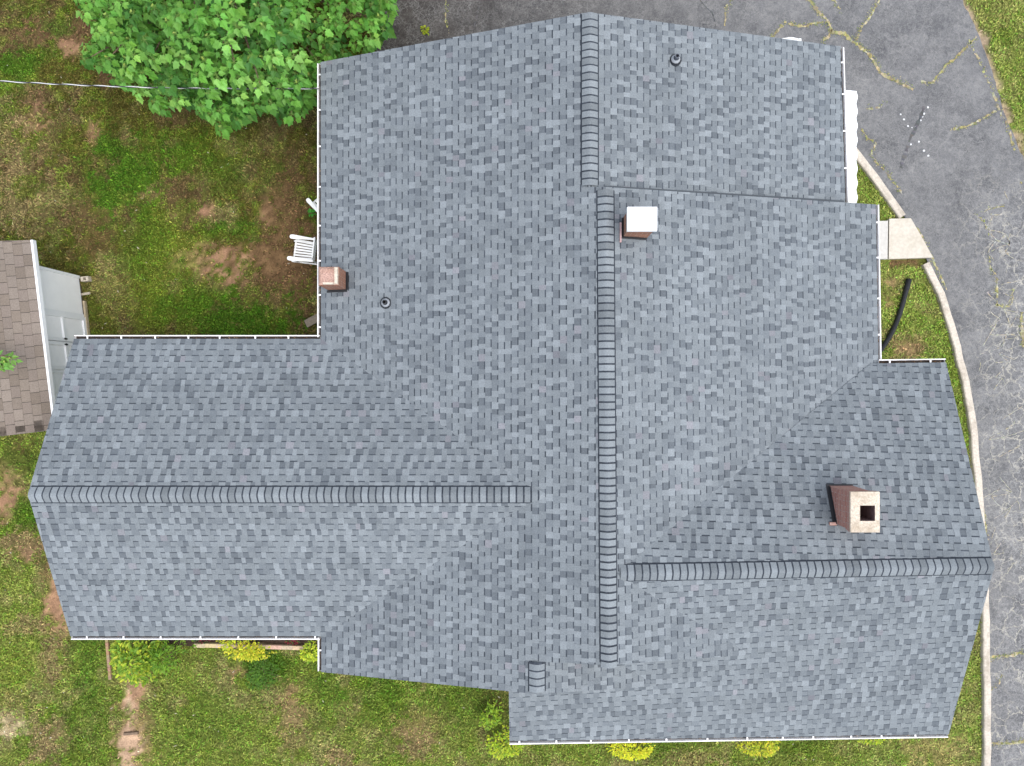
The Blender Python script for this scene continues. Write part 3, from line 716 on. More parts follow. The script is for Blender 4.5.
# ---- awnings
def awning(p0, p1, out, width, drop, name='awning', pitch=.30):
    b = MB(); d = (p1-p0); L = d.length; d.normalize(); o = Vector(out); n = int(L/pitch); st = 6
    prof = []
    for i in range(n):
        for k in range(st): prof.append((L*(i+k/st)/n, (0, .012, .022, .022, .012, 0)[k], (0, .006, .016, .016, .006, -.006)[k]))
    prof.append((L, 0, 0))
    T = []
    for s, h, ex in prof:
        T.append((p0+d*s+Vector((0, 0, h)), p0+d*s+o*(width+ex)+Vector((0, 0, h-drop)), p0+d*s+o*(width+ex+.004)+Vector((0, 0, h-drop-.09-ex))))
    for a, c in zip(T[:-1], T[1:]):
        b.poly([a[0], a[1], c[1], c[0]]); b.poly([a[1], a[2], c[2], c[1]])
    ww = b.build(name, plain('white_awning_metal', (.82, .84, .84), .45, .04, 3), house)
    return ww
pa = P(842, 88, 2.45); pb = P(842, 204, 2.45)
pa.x = RP(842, 120, GE).x-.3; pb.x = pa.x
xo = P(856.5, 150, 2.28).x
awning(pa, pb, (1, 0, 0), xo-pa.x, .17)
q0 = P(766, 44, 2.4); q1 = P(803, 42, 2.4); yo = P(0, 37.9, 2.3).y
q0.y = q1.y = yo-.5
awning(q0, q1, (0, 1, 0), .49, .10)

# ------------------------------------------------------------------ shed (tool shed with brown roof, west)
ang = math.atan2(.41, 3.55)
sz = 2.35
ea, eb = P(30.5, 240, sz), P(53.5, 430, sz)
shed = empty('garden_shed', (*(P(83, 300, 0)[:2]), 0), 0, 'white garden shed with brown shingle roof and double doors left of the house', 'shed')
dn = (eb-ea).normalized(); out = Vector((-dn.y, dn.x, 0)); out = out if out.x > 0 else -out
inn = -out; run = 1.55; rise = .62
ra = ea+inn*run+Vector((0, 0, rise)); rb = eb+inn*run+Vector((0, 0, rise)); wa = ra+inn*run-Vector((0, 0, rise)); wb = rb+inn*run-Vector((0, 0, rise))
SHB = [np.array(c) for c in ((.190, .158, .130), (.168, .138, .112), (.205, .172, .144), (.184, .152, .128))]
b = MB(); shingle_plane(b, plane3(ea, eb, ra), None, SHB, e=.18, three_tab=True, body=.10, pts=[ea, eb, rb, ra]); shingle_plane(b, plane3(wa, wb, ra), None, SHB, e=.18, three_tab=True, body=.10, pts=[ra, rb, wb, wa])
b.build('roof', [M_shingle, M_white], shed)
b = MB(); Zv = Vector((0, 0, 1)); b.bar(ea+out*.028-Zv*.05, eb+out*.028-Zv*.05, .05, .12); b.build('fascia', M_white, shed)
# walls
w0 = P(81.5, 280, 0); # north east foot of the wall
ww0 = Vector((ea.x, ea.y, 0))-out*.12; L = (eb-ea).length-.5
foot = [Vector((*(P(80, 276.5)[:2]), 0))]
fa = foot[0]; fb = fa+dn*(L); wz = sz-.02
M_shw = plain('white_painted_board', (.86, .86, .85), .6, .03, 4)
b = MB(); bk = inn*2.5
for p, q in ((fa, fb), (fb, fb+bk), (fb+bk, fa+bk), (fa+bk, fa)):
    b.poly([p+Zv*.06, q+Zv*.06, q+Zv*wz, p+Zv*wz])
b.build('wall', M_shw, shed)
def onwall(s, z, o=0): return fa+dn*s+Zv*z+out*o
b = MB()
for s, w in ((.03, .07),): b.bar(onwall(s, .06, .018), onwall(s, wz, .018), .035, w, up=tuple(dn))
b.build('corner_board', M_white, shed)
# base shows: skids
b = MB(); b.bar(onwall(0, .03, -.05), onwall(L, .03, -.05), .1, .06, (.10, .08, .06)); b.build('skid', M_wood, shed)
for s0, s1, hs in ((1.09, 1.77, 1), (1.79, 2.47, -1)):
    dr = MB(); z0, z1 = .10, 2.0
    dr.poly([onwall(s0, z0, .03), onwall(s1, z0, .03), onwall(s1, z1, .03), onwall(s0, z1, .03)])
    for a, c in (((s0, z0), (s1, z0)), ((s0, z1), (s1, z1)), ((s0, z0), (s0, z1)), ((s1, z0), (s1, z1))):
        dr.poly([onwall(a[0], a[1], .0), onwall(c[0], c[1], .0), onwall(c[0], c[1], .03), onwall(a[0], a[1], .03)])
    do = dr.build('door', M_shw, shed)
    t = MB(); tw = .035; g = .04
    for z in (z0+.05, 1.02, z1-.05): t.bar(onwall(s0, z, .045), onwall(s1, z, .045), .09 if z != 1.02 else .075, .045, up=tuple(out))
    for s in (s0+.04, s1-.04): t.bar(onwall(s, z0, .047), onwall(s, z1, .047), .08, .048, up=tuple(out))
    t.build('door_frame', M_white, do)
    h = MB(); s = s1-.06 if hs == 1 else s0+.06
    h.bar(onwall(s, .98, .07), onwall(s, 1.10, .07), .03, .03); h.bar(onwall(s, 1.04, .05), onwall(s, 1.04, .09), .05, .03); h.build('handle', M_flash, do)
t = MB()
for s in (1.05, 2.51): t.bar(onwall(s, .06, .02), onwall(s, 2.1, .02), .08, .04, up=tuple(out))
t.bar(onwall(1.02, 2.06, .02), onwall(2.54, 2.06, .02), .09, .04, up=tuple(out)); t.build('door_casing', M_white, shed)
# concrete block and ramp board by its corner
b = MB(); bc = P(85.5, 279, .1); Mb = Matrix.Translation((bc.x, bc.y, 0)) @ Matrix.Rotation(.1, 4, 'Z')
b.box((-.1, -.06, -.02), (-.035, .06, .15), M=Mb); b.box((.035, -.06, -.02), (.1, .06, .15), M=Mb); b.box((-.035, -.06, -.02), (.035, -.035, .147), M=Mb); b.box((-.035, .035, -.02), (.035, .06, .147), M=Mb)
tag(b.build('concrete_block', plain('block', (.48, .42, .33), .95, .2, 20)), 'small pale concrete block at the corner of the white shed', 'block')
b = MB(); bc = P(85, 293.5, .08); Mb = Matrix.Translation((bc.x, bc.y, 0)) @ Matrix.Rotation(.15, 4, 'Z'); b.box((-.12, -.03, .0), (.10, .03, .05), (.42, .37, .29), Mb)
tag(b.build('wooden_stake', M_wood), 'short pale wooden stake lying beside the shed wall', 'stake')
b = MB(); b.bar(P(84.5, 301, .05), P(88.5, 336, .05), .05, .1, (.40, .33, .22)); tag(b.build('wooden_beam', M_wood), 'narrow tan beam along the foot of the shed doors', 'beam')

# ------------------------------------------------------------------ overhead cable
ca, cb = P(-60, 77, 5.2), P(319, 88.5, 2.85)
ca2 = P(-60, 77, 3.6)
n = 130; A = []; B = []
for i in range(n+1):
    t = i/n; px = -60+379*t; py = 77.5+ 11*t - 0.0*t + 5.5*math.sin(math.pi*t)*(1 if t < 1 else 0)*.7
    c = P(px, py, 3.25-.40*t-.15*math.sin(math.pi*t)); th = 2*math.pi*t*12
    o = Vector((0, math.cos(th), math.sin(th)))*.008
    A.append(c+o); B.append(c-o)
cab = empty('overhead_cable', P(319, 88.5, 2.85), 0, 'twisted white and black overhead cable running from the house over the lawn', 'cable')
b = MB(); b.tube(A, .010, 6, (.55, .55, .53)); b.build('white_wire', M_col, cab, True)
b = MB(); b.tube(B, .0115, 6, (.025, .025, .028)); b.build('black_wire', M_col, cab, True)

# ------------------------------------------------------------------ rocking chairs
def rocking_chair(loc, rz, label):
    """white slatted rocker; local +x is the front"""
    c = empty('rocking_chair', loc, rz, label, 'chair', 'white rocking chairs by the back wall')
    wt = (.80, .80, .78); D = .50; Wd = .50; sh = .42
    b = MB(); ns = 7
    for i in range(ns):
        y = -Wd/2+.03+i*(Wd-.06)/(ns-1); b.bar((-.26, y*.86, sh-.03), (.27, y, sh+.015), .046, .018, wt)
    b.build('seat', M_col, c, local=True)
    b = MB(); b.bar((.255, -Wd/2, sh-.02), (.255, Wd/2, sh-.02), .03, .05, wt); b.bar((-.24, -Wd/2+.02, sh-.055), (-.24, Wd/2-.02, sh-.055), .03, .05, wt)
    for s in (-1, 1): b.bar((-.25, s*.225, sh-.055), (.27, s*.25, sh-.02), .03, .05, wt)
    b.build('seat_frame', M_col, c, local=True)
    for s in (-1, 1):
        b = MB(); b.tube([(.245, s*.265, .07), (.245, s*.265, .63)], .022, 8, wt); b.build('leg', M_col, c, local=True)
        b = MB(); b.tube([(-.26, s*.25, .07), (-.27, s*.25, .45), (-.40, s*.24, 1.08)], [.022, .022, .018], 8, wt); b.build('back_post', M_col, c, local=True)
        b = MB()
        top = [(-.30, .022), (-.1, .03), (.15, .045), (.27, .055), (.33, .045), (.35, .02)]
        L_ = [Vector((x, s*.275-w, .655)) for x, w in top]; R2 = [Vector((x, s*.275+w, .655)) for x, w in top]; dz = Vector((0, 0, .026))
        for i in range(len(top)-1):
            b.poly([L_[i], L_[i+1], R2[i+1], R2[i]][::-1], wt); b.poly([L_[i]-dz, L_[i+1]-dz, R2[i+1]-dz, R2[i]-dz], wt)
            b.poly([L_[i]-dz, L_[i+1]-dz, L_[i+1], L_[i]], wt); b.poly([R2[i]-dz, R2[i], R2[i+1], R2[i+1]-dz], wt)
        b.poly([L_[-1], L_[-1]-dz, R2[-1]-dz, R2[-1]], wt); b.poly([L_[0], R2[0], R2[0]-dz, L_[0]-dz], wt)
        b.build('armrest', M_col, c, local=True)
        b = MB(); pts = [(x, s*.262, .03+.16*(x+.05)**2+.0) for x in np.linspace(-.62, .42, 14)]
        for p, q in zip(pts[:-1], pts[1:]): b.bar(p, q, .034, .05, wt)
        b.build('rocker', M_col, c, local=True)
    b = MB()
    for i in range(7):
        y = -.185+i*.0617; b.bar((-.275, y, sh-.01), (-.395, y, 1.04), .036, .014, wt, up=(1, 0, .2))
    b.bar((-.40, -.25, 1.06), (-.40, .25, 1.06), .03, .075, wt); b.bar((-.275, -.25, sh+.06), (-.275, .25, sh+.06), .03, .05, wt)
    b.build('backrest', M_col, c, local=True)
    return c
rocking_chair((*P(305, 250.5, .42)[:2], 0), R_(180-7), 'white slatted rocking chair standing in full view on the lawn by the orange chimney')
ch2 = P(325, 203, .5); rocking_chair((-4.72, 4.55, 0), R_(131), 'white rocking chair mostly hidden under the eave with one arm showing')
# board under the eave
b = MB(); b.bar(P(306, 324, .05), P(326, 313.5, .22), .20, .04, (.23, .19, .145)); tag(b.build('wooden_plank', M_wood), 'weathered grey wooden plank sticking out under the eave on bare soil', 'plank')

# ------------------------------------------------------------------ black drain pipe
ctrl = [P(909, 279, .06), P(904.5, 297, .06), P(898.5, 317, .06), (P(890.5, 335, .06)), P(880, 351, .06), P(872, 362, .08)]
pts = []; rad = []
for i in range(len(ctrl)-1):
    p0, p1, p2, p3 = ctrl[max(i-1, 0)], ctrl[i], ctrl[i+1], ctrl[min(i+2, len(ctrl)-1)]
    for k in range(34):
        t = k/34; pts.append(.5*((2*p1)+(p2-p0)*t+(2*p0-5*p1+4*p2-p3)*t*t+(3*p1-p0-3*p2+p3)*t**3)); rad.append(.066 if (k % 2) else .056)
rad = [r*(1.12 if i < 22 else 1) for i, r in enumerate(rad)]
b = MB(); b.tube(pts, rad, 14, cap=False); tag(b.build('drain_pipe', M_black), 'black corrugated drain pipe lying curved on the grass beside the driveway curb', 'pipe')

# ------------------------------------------------------------------ plants
def leaf_outline(kind):
    if kind == 'palmate':      # maple / sycamore like, base at origin, length 1 along x
        return [(0, 0), (.12, .20), (.10, .34), (.32, .32), (.48, .46), (.56, .28), (.74, .20), (1.08, 0), (.74, -.20), (.56, -.28), (.48, -.46), (.32, -.32), (.10, -.34), (.12, -.20)]
    if kind == 'oval': return [(0, 0), (.25, .2), (.55, .24), (.85, .12), (1, 0), (.85, -.12), (.55, -.24), (.25, -.2)]
    return [(0, 0), (.4, .12), (1, 0), (.4, -.12)]
def add_leaf(b, org, az, pitch, roll, size, col, kind, curl=.15):
    ca, sa = math.cos(az), math.sin(az); fw = Vector((ca*math.cos(pitch), sa*math.cos(pitch), math.sin(pitch)))
    sd_ = Vector((-sa, ca, 0)); up = fw.cross(sd_); sd_ = sd_*math.cos(roll)+up*math.sin(roll); up = fw.cross(sd_)
    O = leaf_outline(kind); h = len(O)//2
    P3 = [org+fw*(x*size)+sd_*(y*size)+up*(size*(abs(y)*.35-curl*x*x)) for x, y in O]
    cl = tuple(c*1.0 for c in col); cr = tuple(c*.93 for c in col)
    # two halves folded along the midrib
    i = len(b.v)
    b.poly(P3[:h+1], cl); b.poly(P3[h:]+[P3[0]], cr)
def jitcol(c, a=.15):
    k = random.uniform(1-a, 1+a); return (c[0]*k*random.uniform(.88, 1.12), c[1]*k, c[2]*k*random.uniform(.85, 1.15))
def whorl(b, st, c, size, cols, n, droop, kind='palmate', tone=1.0):
    a0 = random.uniform(0, 6.28); base = random.choice(cols)
    for i in range(n):
        k = i % 2; az = a0+i*2.4+random.uniform(-.3, .3); r = size*random.uniform(.25, .55)*(1+.5*k)
        org = c+Vector((math.cos(az)*r*.7, math.sin(az)*r*.7, -k*size*.35+random.uniform(-.03, .03)))
        add_leaf(b, org, az, -random.uniform(.1, .75)*(1 if k else .7)-droop, random.uniform(-.35, .35), size*random.uniform(.75, 1.15)*(1 if k else .82), jitcol(tuple(q*tone for q in base), .16), kind)
        st.bar(c-Vector((0, 0, .05)), org, .007, .007, (.13, .22, .04))
    for i in range(random.choice((0, 0, 0, 2))):   # pale young leaves at the tip
        add_leaf(b, c+Vector((0, 0, .03)), a0+i*2.1, .5, 0, size*.24, jitcol((.30, .40, .08), .2), kind)
def tree(name, foot, height, clusters, cols, label, size=.22, limbs=9, trunk_r=.14):
    t = empty(name, foot, 0, label, 'tree'); foot = Vector(foot)
    lv = MB(); st = MB(); wd = MB()
    topc = foot+Vector((.1, -.05, height))
    tr = [foot-Vector((0, 0, .1)), foot+Vector((.03, .02, height*.3)), foot+Vector((.0, .05, height*.6)), topc]
    wd.tube(tr, [trunk_r*1.25, trunk_r, trunk_r*.65, .02], 10)
    for c, n, droop in clusters:
        whorl(lv, st, c, size*random.uniform(.85, 1.12), cols, n, droop)
    far = sorted(clusters, key=lambda q: -(q[0]-foot).xy.length)
    random.shuffle(far)
    for c, n, d_ in far[:limbs*12]:
        s = max(.25, min(.9, (c.z-.6)/height-.15)); a = tr[1].lerp(tr[3], s) if s > .35 else tr[0].lerp(tr[1], s/.35)
        mid = a.lerp(c, .55)+Vector((0, 0, -.12)); wd.tube([a, mid, c-Vector((0, 0, .06))], [trunk_r*.28, trunk_r*.16, .010], 6)
    wd.build('trunk', M_bark, t, True); cr = lv.build('crown', M_leaf, t)
    st.build('twigs', colmat('twig', .8), cr) if False else st.build('twig', M_col, cr)
    return t
# outline of the big crown in the picture, read at about 3 m height
crown_px = [(82, -60), (78, 0), (80, 12), (96, 30), (82, 48), (84, 60), (104, 70), (112, 82), (132, 84), (142, 98), (164, 117), (176, 104), (196, 108), (208, 124), (222, 134), (238, 124), (252, 112), (262, 108), (278, 116), (294, 124), (306, 114), (316, 100), (330, 72), (352, 48), (376, 44), (390, 28), (396, 10), (392, -30), (340, -110), (240, -150), (150, -120)]
cl = []
tc = P(238, 0, 3)
poly = np.array(crown_px, float)
tries = 0
while len(cl) < 860 and tries < 60000:
    tries += 1
    px, py = random.uniform(74, 400), random.uniform(-155, 138)
    if not inpoly(np.array([px]), np.array([py]), [(238+(a-240)*.995, 10+(c-10)*.965) for a, c in crown_px])[0]: continue
    # height field of the crown: dome with lumps, several leaf layers below it
    e = math.hypot((px-238)/165, (py+5)/135)
    top = 4.55-2.1*min(1, e)**2.2+.55*(fbm(np.array([px*.035]), np.array([py*.035]), 2)[0]-.5)
    lay = random.choice((0, 0, 1, 1, 2, 2, 3)); z = top-lay*.62-random.uniform(0, .25)
    if px > 318 and py > 20 or px > 300: z = min(z, 2.55-random.uniform(0, .4))
    if z < .9: continue
    c = P(px, py, z)
    if c.x > Xw-.25 and c.y < RP(321, 66, PW).y+.25 - (c.x-Xw)*-.0 and px < 325 and z > 2.3: z = 2.2
    c = P(px, py, z)
    ok = all((c-q[0]).length > (.36 if lay == 0 else .28) for q in cl)
    if not ok: continue
    cl.append((c, random.randint(9, 13), .05+.35*min(1, e)))
print('clusters', len(cl))
GRN = [(.160, .385, .060), (.115, .300, .045), (.235, .480, .095), (.145, .350, .055), (.065, .190, .030)]
tree('maple_tree', (*P(250, -15, 0)[:2], 0), 3.9, cl, GRN, 'big bright green broadleaf tree beside the north west corner of the roof', size=.20, trunk_r=.16)
# neighbour whose branch tip reaches over the shed
ft = Vector((-14.3, 1.2, 0)); cl2 = []
for i in range(90):
    a = random.uniform(0, 6.28); r = 1.9*math.sqrt(random.random()); c = ft+Vector((math.cos(a)*r, math.sin(a)*r, 4.0+random.uniform(-.9, .9)*(1-r/2.4)))
    if all((c-q[0]).length > .25 for q in cl2): cl2.append((c, 7, .2))
for px, py in ((-2, 357), (6, 362), (11, 358), (-6, 362), (-16, 358), (3, 366), (-28, 360)): cl2.append((P(px, py, 3.35+random.uniform(-.08, .08)), 7, .15))
tree('broadleaf_tree', ft, 4.3, cl2, [(.16, .34, .06), (.13, .30, .05)], 'tree outside the left edge with a leafy tip over the brown shed roof', size=.17, trunk_r=.12)

def shrub(name, px, py, rx, ry, h, n, size, cols, label, kind='oval', group=None, cat='shrub', upright=.4, zc=None):
    c0 = P(px, py, h*.6); foot = Vector((c0.x, c0.y, 0)); t = empty(name, foot, 0, label, cat, group)
    sx_, sy_ = rx/F*(H-h*.6), ry/F*(H-h*.6); lv = MB(); wd = MB()
    nl = 9; lobes = [(random.uniform(-.6, .6), random.uniform(-.6, .6), random.uniform(.35, .6)) for _ in range(nl)]+[(0, 0, .62)]
    k = 0
    while k < n:
        lx, ly, lr = random.choice(lobes); a = random.uniform(0, 6.28); r = lr*math.sqrt(random.random()); x, y = lx+math.cos(a)*r, ly+math.sin(a)*r
        e = math.hypot(x, y)
        if e > 1.08: continue
        zt = h*math.sqrt(max(.05, 1-(e*.9)**2))*(1-.5*((math.hypot(x-lx, y-ly)/lr)**2)*.5); z = max(.03, zt*(1-.45*random.random()**2))
        p = foot+Vector((x*sx_, y*sy_, z)); k += 1
        az = math.atan2(y, x)+random.uniform(-1.3, 1.3)
        add_leaf(lv, p, az, random.uniform(-.6, .9)*upright*2, random.uniform(-.6, .6), size*random.uniform(.7, 1.3), jitcol(random.choice(cols), .22), kind)
    for i in range(14):
        a = random.uniform(0, 6.28); r = random.uniform(.3, .9); wd.tube([foot, foot+Vector((math.cos(a)*r*sx_*.5, math.sin(a)*r*sy_*.5, h*.35)), foot+Vector((math.cos(a)*r*sx_, math.sin(a)*r*sy_, h*.75*(1-r*.4)))], [.014, .010, .004], 5, (.16, .11, .07))
    lv.build('foliage', M_leaf, t); wd.build('stem', M_wood, t)
    return t
YG = [(.36, .46, .035), (.23, .36, .03), (.46, .52, .05), (.16, .29, .025)]
GOLD = [(.58, .57, .035), (.48, .54, .03), (.66, .58, .06), (.36, .46, .03)]
LIME = [(.50, .60, .03), (.33, .46, .03), (.50, .55, .05), (.24, .38, .03)]
shrub('leafy_bush', 136, 658, 28, 32, 1.15, 850, .115, YG, 'large leafy yellow green bush at the south west gutter beside the timber edging')
shrub('leafy_bush', 165, 655, 24, 22, .95, 480, .14, [(.15, .29, .022), (.22, .38, .03), (.11, .23, .02)], 'darker green bush with pointed leaves crowding the large yellow green bush', 'blade')
shrub('golden_shrub', 244, 648, 30, 15, .7, 850, .065, GOLD, 'golden yellow shrub in the mulch bed at the middle of the timber border')
shrub('golden_shrub', 310, 649, 12, 14, .5, 330, .065, LIME, 'yellow green shrub in the corner where the two white gutters meet')
shrub('weed_clump', 263, 672, 22, 22, .16, 900, .055, [(.075, .175, .014), (.10, .21, .016), (.08, .18, .02)], 'low dark green clump of weeds on the lawn below the golden shrub', cat='plant')
shrub('lime_shrub', 508, 741, 25, 21, .6, 620, .07, LIME, 'bright lime shrub at the roof corner next to the long south gutter')
shrub('lime_shrub', 490, 716, 12, 16, .45, 240, .08, [(.22, .36, .025), (.30, .42, .03), (.15, .28, .02)], 'medium green shrub just above the bright lime corner shrub')
shrub('golden_shrub', 630, 748, 26, 13, .8, 750, .06, [(.68, .70, .03), (.58, .66, .03), (.72, .66, .05)], 'bright yellow shrub peeking out left of centre under the south gutter')
shrub('golden_shrub', 757, 746, 25, 13, .8, 620, .065, GOLD, 'golden shrub with tan tips peeking out right of centre under the south gutter')
shrub('lime_shrub', 872, 738, 15, 8, .45, 260, .06, LIME, 'small lime shrub under the east end of the south gutter')
shrub('red_leaf_plant', 200, 638, 8, 6, .3, 130, .06, [(.16, .02, .025), (.10, .018, .02), (.05, .09, .02)], 'dark red leaved plant in the mulch next to the leafy bushes', cat='plant')
shrub('red_leaf_plant', 291, 639, 9, 6, .3, 130, .06, [(.22, .025, .03), (.12, .02, .02), (.07, .12, .02)], 'red leaved plant in the mulch between the golden and the corner shrub', cat='plant')
shrub('weed', 425, 29.5, 3.6, 3.6, .12, 46, .07, [(.32, .36, .02), (.26, .32, .02)], 'small yellow green weed growing out of the dark asphalt', cat='weed')
shrub('weed', 311, 213, 3.2, 3, .14, 40, .07, [(.06, .30, .03), (.08, .36, .04)], 'tiny bright green weed beside the half hidden rocking chair', cat='weed')

# timber edging
def timber(p, q, w, h, col, label):
    b = MB(); p = Vector(p); q = Vector(q); n = 10
    for i in range(n):
        a, c = p.lerp(q, i/n), p.lerp(q, (i+1)/n+.001); j = random.uniform(-.006, .006)
        b.bar(a+Vector((0, j, 0)), c+Vector((0, j, 0)), w, h, tuple(k*random.uniform(.88, 1.12) for k in col))
    return tag(b.build('timber_edging', M_wood), label, 'edging', 'timber edging of the garden bed')
timber(P(195, 644.6, .05), P(304, 647.3, .05), .10, .13, (.46, .36, .24), 'long tan timber edging in front of the mulch bed')
timber(P(107, 638, .02), P(110.5, 679, .02), .07, .07, (.30, .20, .12), 'short tan timber edging left of the leafy yellow green bush')
b = MB(); c = P(131, 733.5, .02); Mb = Matrix.Translation(c) @ Matrix.Rotation(.08, 4, 'Z'); b.box((-.20, -.035, -.03), (.19, .035, .02), (.16, .115, .08), Mb, taper=.006)
tag(b.build('wooden_stick', M_wood), 'dark flat stick of wood set across the bare dirt path', 'stick')

# ------------------------------------------------------------------ grass (uncountable): short blades over all the lawn in view
def footprint_mask(x, y):
    r = np.zeros(x.shape, bool)
    def rect(x0, x1, y0, y1): return (x > x0) & (x < x1) & (y > y0) & (y < y1)
    yS2 = P(0, 739, EZ).y+o_; yW0, yW1 = P(0, 636, EZ).y+o_, P(0, 339, EZ).y-o_
    r |= rect(Xw+o_, xe-o_, yS, 8.0); r |= rect(Xw+o_, 2.5, RP(321.5, 672, PW).y+.4, yS+1); r |= rect(P(70, 0, EZ).x+.3, Xw+o_+.1, yW0, yW1)
    r |= rect(xe-.5, P(947, 0, EZ).x-.3, yS2, P(0, 363, EZ).y-o_); r |= rect(P(509, 0, EZ).x+.2, xe, yS2, yS)
    return r
NB = 620000
bx = RNG.uniform(-14.2, 14.6, NB); by = RNG.uniform(-11.4, 11.2, NB)
keep = ~inpoly(bx, by, drive_xy) & ~footprint_mask(bx, by)
for pl_ in ([(884, 218), (911, 217), (933, 260), (860, 262), (860, 218)], [(150, 628), (322, 628), (322, 646.5), (196, 646.5)]): keep &= ~inpoly(bx, by, G(pl_))
fq = [fa, fb, fb+bk, fa+bk]; keep &= ~inpoly(bx, by, [(q.x, q.y) for q in fq])
cw = [P(*q) for q in curb_out]
inner = G([(a-8, c+1) for a, c in curb_out]); keep &= ~inpoly(bx, by, G(curb_out)+inner[::-1])
bx, by = bx[keep], by[keep]
bc_, bare = ground_colour(bx, by)
dens = np.clip(1.05-1.25*bare, .015, 1)*(.75+.5*fbm(bx*2.2, by*2.2, 3))
keep = RNG.random(len(bx)) < dens; bx, by, bc_, bare = bx[keep], by[keep], bc_[keep], bare[keep]
n = len(bx); print('blades', n)
lng = RNG.uniform(.040, .105, n)*(.7+.7*fbm(bx*1.1, by*1.1, 2)); az = RNG.uniform(0, 2*np.pi, n); pit = RNG.uniform(.1, .9, n); wid = RNG.uniform(.008, .020, n)
fx, fy, fz = np.cos(az)*np.cos(pit), np.sin(az)*np.cos(pit), np.sin(pit)
z0 = np.full(n, -.012)
base = np.stack([bx, by, z0], -1); sv = np.stack([-np.sin(az)*wid, np.cos(az)*wid, np.zeros(n)], -1); tip = base+np.stack([fx, fy, fz], -1)*lng[:, None]
mid = base+np.stack([fx, fy, fz*1.15], -1)*lng[:, None]*.55
V4 = np.stack([base-sv*.6, mid+sv, tip, mid-sv], 1)
kind = RNG.random(n); tone = RNG.lognormal(.08, .30, n)*(.72+.56*vnoise(bx*9, by*9))
colr = bc_*1.12*tone[:, None]
colr = np.where((kind < .07)[:, None], colr*np.array((1.5, 1.3, 1.4)), colr)          # dead, straw coloured blades
colr = np.where((kind > .80)[:, None], colr*np.array((.75, 1.12, .7)), colr)           # clover and fresh green
big = kind > .93                                                                        # broad clover / weed leaves
V4[big] = base[big][:, None, :]+(V4[big]-base[big][:, None, :])*np.array((1.0, 1.0, .6)); 
sp = (kind < .0012); colr[sp] = (.50, .46, .36)
colr = np.clip(colr, .004, .8)
idx = np.arange(n*4).reshape(n, 4)
tag(fastmesh('grass', V4.reshape(-1, 3), idx, 4, np.repeat(colr, 4, 0), M_grassblade), 'short patchy lawn grass with dry and mossy spots', 'grass', kind='stuff')

# ------------------------------------------------------------------ weeds rooted in the driveway cracks (uncountable)
CR = [([(806, -4), (816, 10), (827, 22), (831, 32), (847, 35), (857, 43), (871, 55), (881, 73), (897, 80), (914, 88)], 1.0, .075), ([(771, 37), (784, 23), (801, 25), (824, 23)], .9, .05), ([(831, 32), (822, 43)], .9, .05),
 ([(880, -4), (871, 13), (861, 27), (855, 40)], .8, .05), ([(977, 37), (961, 53), (947, 65), (934, 83), (921, 83)], .75, .05), ([(996, 111), (981, 120), (967, 127), (951, 130)], .8, .05), ([(832, -3), (841, 13)], .6, .04), ([(726, 26), (727, 7), (734, -4)], .6, .035),
 ([(985, 661), (1000, 656), (1030, 651)], 1.1, .06), ([(986, 745), (1003, 744), (1030, 739)], .9, .05), ([(989, 256), (990, 270), (996, 275), (996, 290), (996, 306), (1010, 305), (1013, 289)], .5, .05), ([(1022, 312), (1021, 330), (1023, 347)], .9, .08), ([(860, 128), (868, 140), (876, 143), (871, 157), (884, 167), (890, 175), (901, 194)], .5, .06), ([(915, 228), (925, 243), (933, 262), (946, 290)], .5, .06), ([(447, 0), (446, 18), (449, 34)], .4, .04), ([(866, 108), (880, 106), (887, 100)], .35, .05),
 ([(980, 620), (988, 600), (984, 560)], .4, .04), ([(968, 40), (985, 70), (1000, 110), (1015, 150)], .35, .08), ([(1020, 182), (1024, 182)], .6, .06), ([(990, 235), (984, 222), (975, 214), (990, 208), (1004, 205)], .25, .04), ([(983, 510), (988, 540)], .5, .05), ([(957, 345), (966, 385), (975, 430)], .35, .05), ([(988, 690), (998, 684), (1001, 672)], .3, .04)]
b = MB(); soil = MB()
for pts_, dn_, wd_ in CR:
    ph = random.uniform(0, 6)
    L3 = [P(a, c, .012) for a, c in pts_]
    for p, q in zip(L3[:-1], L3[1:]):
        L_ = (q-p).length; d_ = (q-p).normalized(); s_ = Vector((-d_.y, d_.x, 0)); m = max(2, int(L_/.06)); pr = None
        for i in range(m+1):
            c = p.lerp(q, i/m)+s_*random.gauss(0, .04); ph += random.gauss(0, .35); c = p.lerp(q, i/m)+s_*(.035*math.sin(ph)+.02*math.sin(2.7*ph)); w = wd_*random.uniform(.12, .85)*(dn_ ** .5)
            cur = (c-s_*w, c+s_*w)
            if pr and random.random() < .5+.5*dn_: soil.poly([pr[0], cur[0], cur[1], pr[1]], jitcol(random.choice(((.40, .35, .19), (.46, .40, .25), (.36, .33, .14), (.42, .39, .28), (.26, .22, .13))), .25))
            pr = cur
        for i in range(int(L_*110*dn_)):
            c = p.lerp(q, random.random())+s_*random.gauss(0, wd_*.55); c.z = .012
            add_leaf(b, c, random.uniform(0, 6.28), random.uniform(0, .7), random.uniform(-.4, .4), random.uniform(.025, .065), jitcol(random.choice(((.36, .38, .10), (.20, .28, .04), (.48, .43, .22), (.50, .41, .20), (.24, .33, .05))), .2), 'blade', .1)
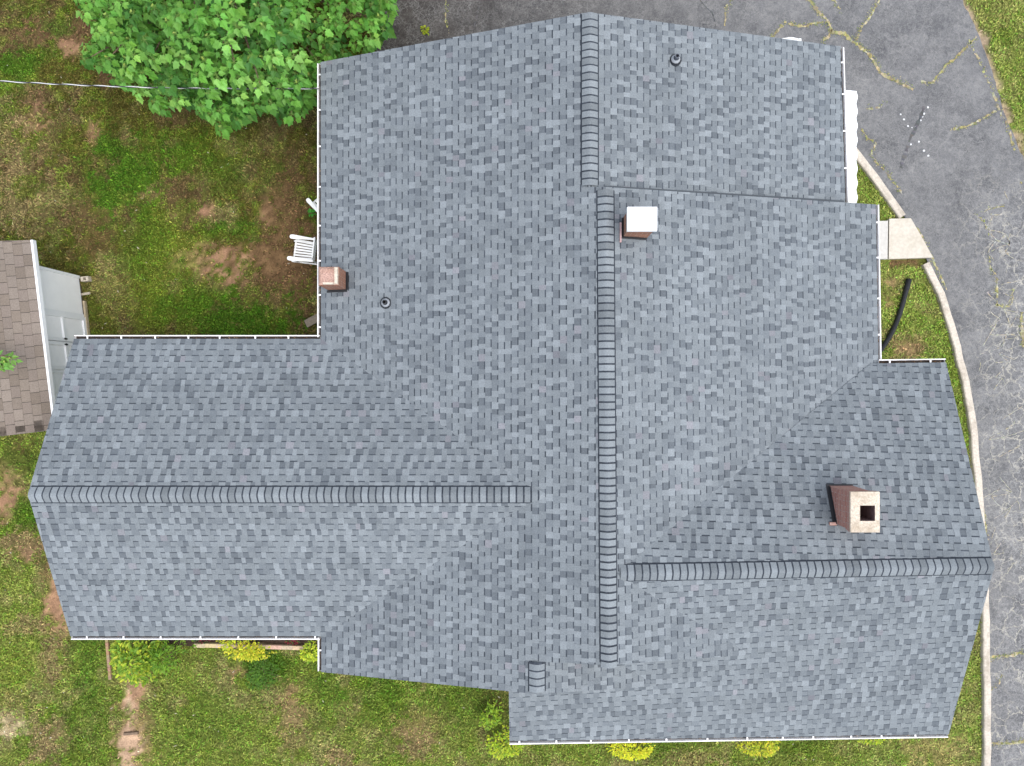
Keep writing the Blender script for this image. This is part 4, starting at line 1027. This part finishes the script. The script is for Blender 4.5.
# worn-out crazing by the right edge: a network of pale, silted cracks
rr = random.Random(5); node = {}
def silt(p, q, w0, cols):
    n_ = max(2, int((q-p).length/.05)); d_ = (q-p).normalized(); s_ = Vector((-d_.y, d_.x, 0)); pr = None; ph = rr.uniform(0, 6)
    for i in range(n_+1):
        ph += rr.gauss(0, .5); c = p.lerp(q, i/n_)+s_*(.022*math.sin(ph))*math.sin(math.pi*i/n_); w = w0*rr.uniform(.35, 1.15)
        cur = (c-s_*w, c+s_*w)
        if pr and rr.random() < .9: soil.poly([pr[0], cur[0], cur[1], pr[1]], jitcol(rr.choice(cols), .2))
        pr = cur
PALE = ((.37, .355, .31), (.33, .32, .29), (.42, .40, .33), (.36, .33, .24))
cellm = .30
for i in range(-2, 18):
    for j in range(-2, 40):
        node[i, j] = Vector((11.3+i*cellm+(j % 2)*cellm*.5+rr.uniform(-.13, .13), 5.6-j*cellm*.9+rr.uniform(-.13, .13), .012))
for (i, j), p in node.items():
    for di, dj in ((1, 0), (0, 1), (-1, 1)):
        q = node.get((i+di, j+dj))
        if q is None: continue
        mx, my = (p.x+q.x)/2, (p.y+q.y)/2
        d0 = fbm(np.array([mx*.5+40]), np.array([my*.5]), 3)[0]; band = max(0, 1-abs(mx-12.75)/.62)*(1 if 1.2 < my < 5.2 else .35 if my < 1.2 else .1)
        if mx < 11.3+max(0, -my)*.08: continue
        if rr.random() < max(0, d0-.30)*3.2*band: silt(p, q, .008+.013*rr.random()*band, PALE)
for pts_ in ([(924, 106), (917, 125), (909, 142), (901, 168)], [(700, 0), (712, 12), (716, 28)], [(562, 0), (566, 20)], [(480, 0), (473, 30)]):
    L3 = [P(a, c, .0115) for a, c in pts_]
    for p, q in zip(L3[:-1], L3[1:]): silt(p, q, .012 if pts_[0][0] != 924 else .05, ((.085, .086, .09), (.105, .105, .11)))
b.v += []; off = len(b.v); b.v += soil.v; b.c += soil.c; b.f += [tuple(i+off for i in f) for f in soil.f]; b.m += soil.m
tag(b.build('crack_weeds', M_leaf), 'dry yellow green weeds growing along the driveway cracks', 'weeds', kind='stuff')
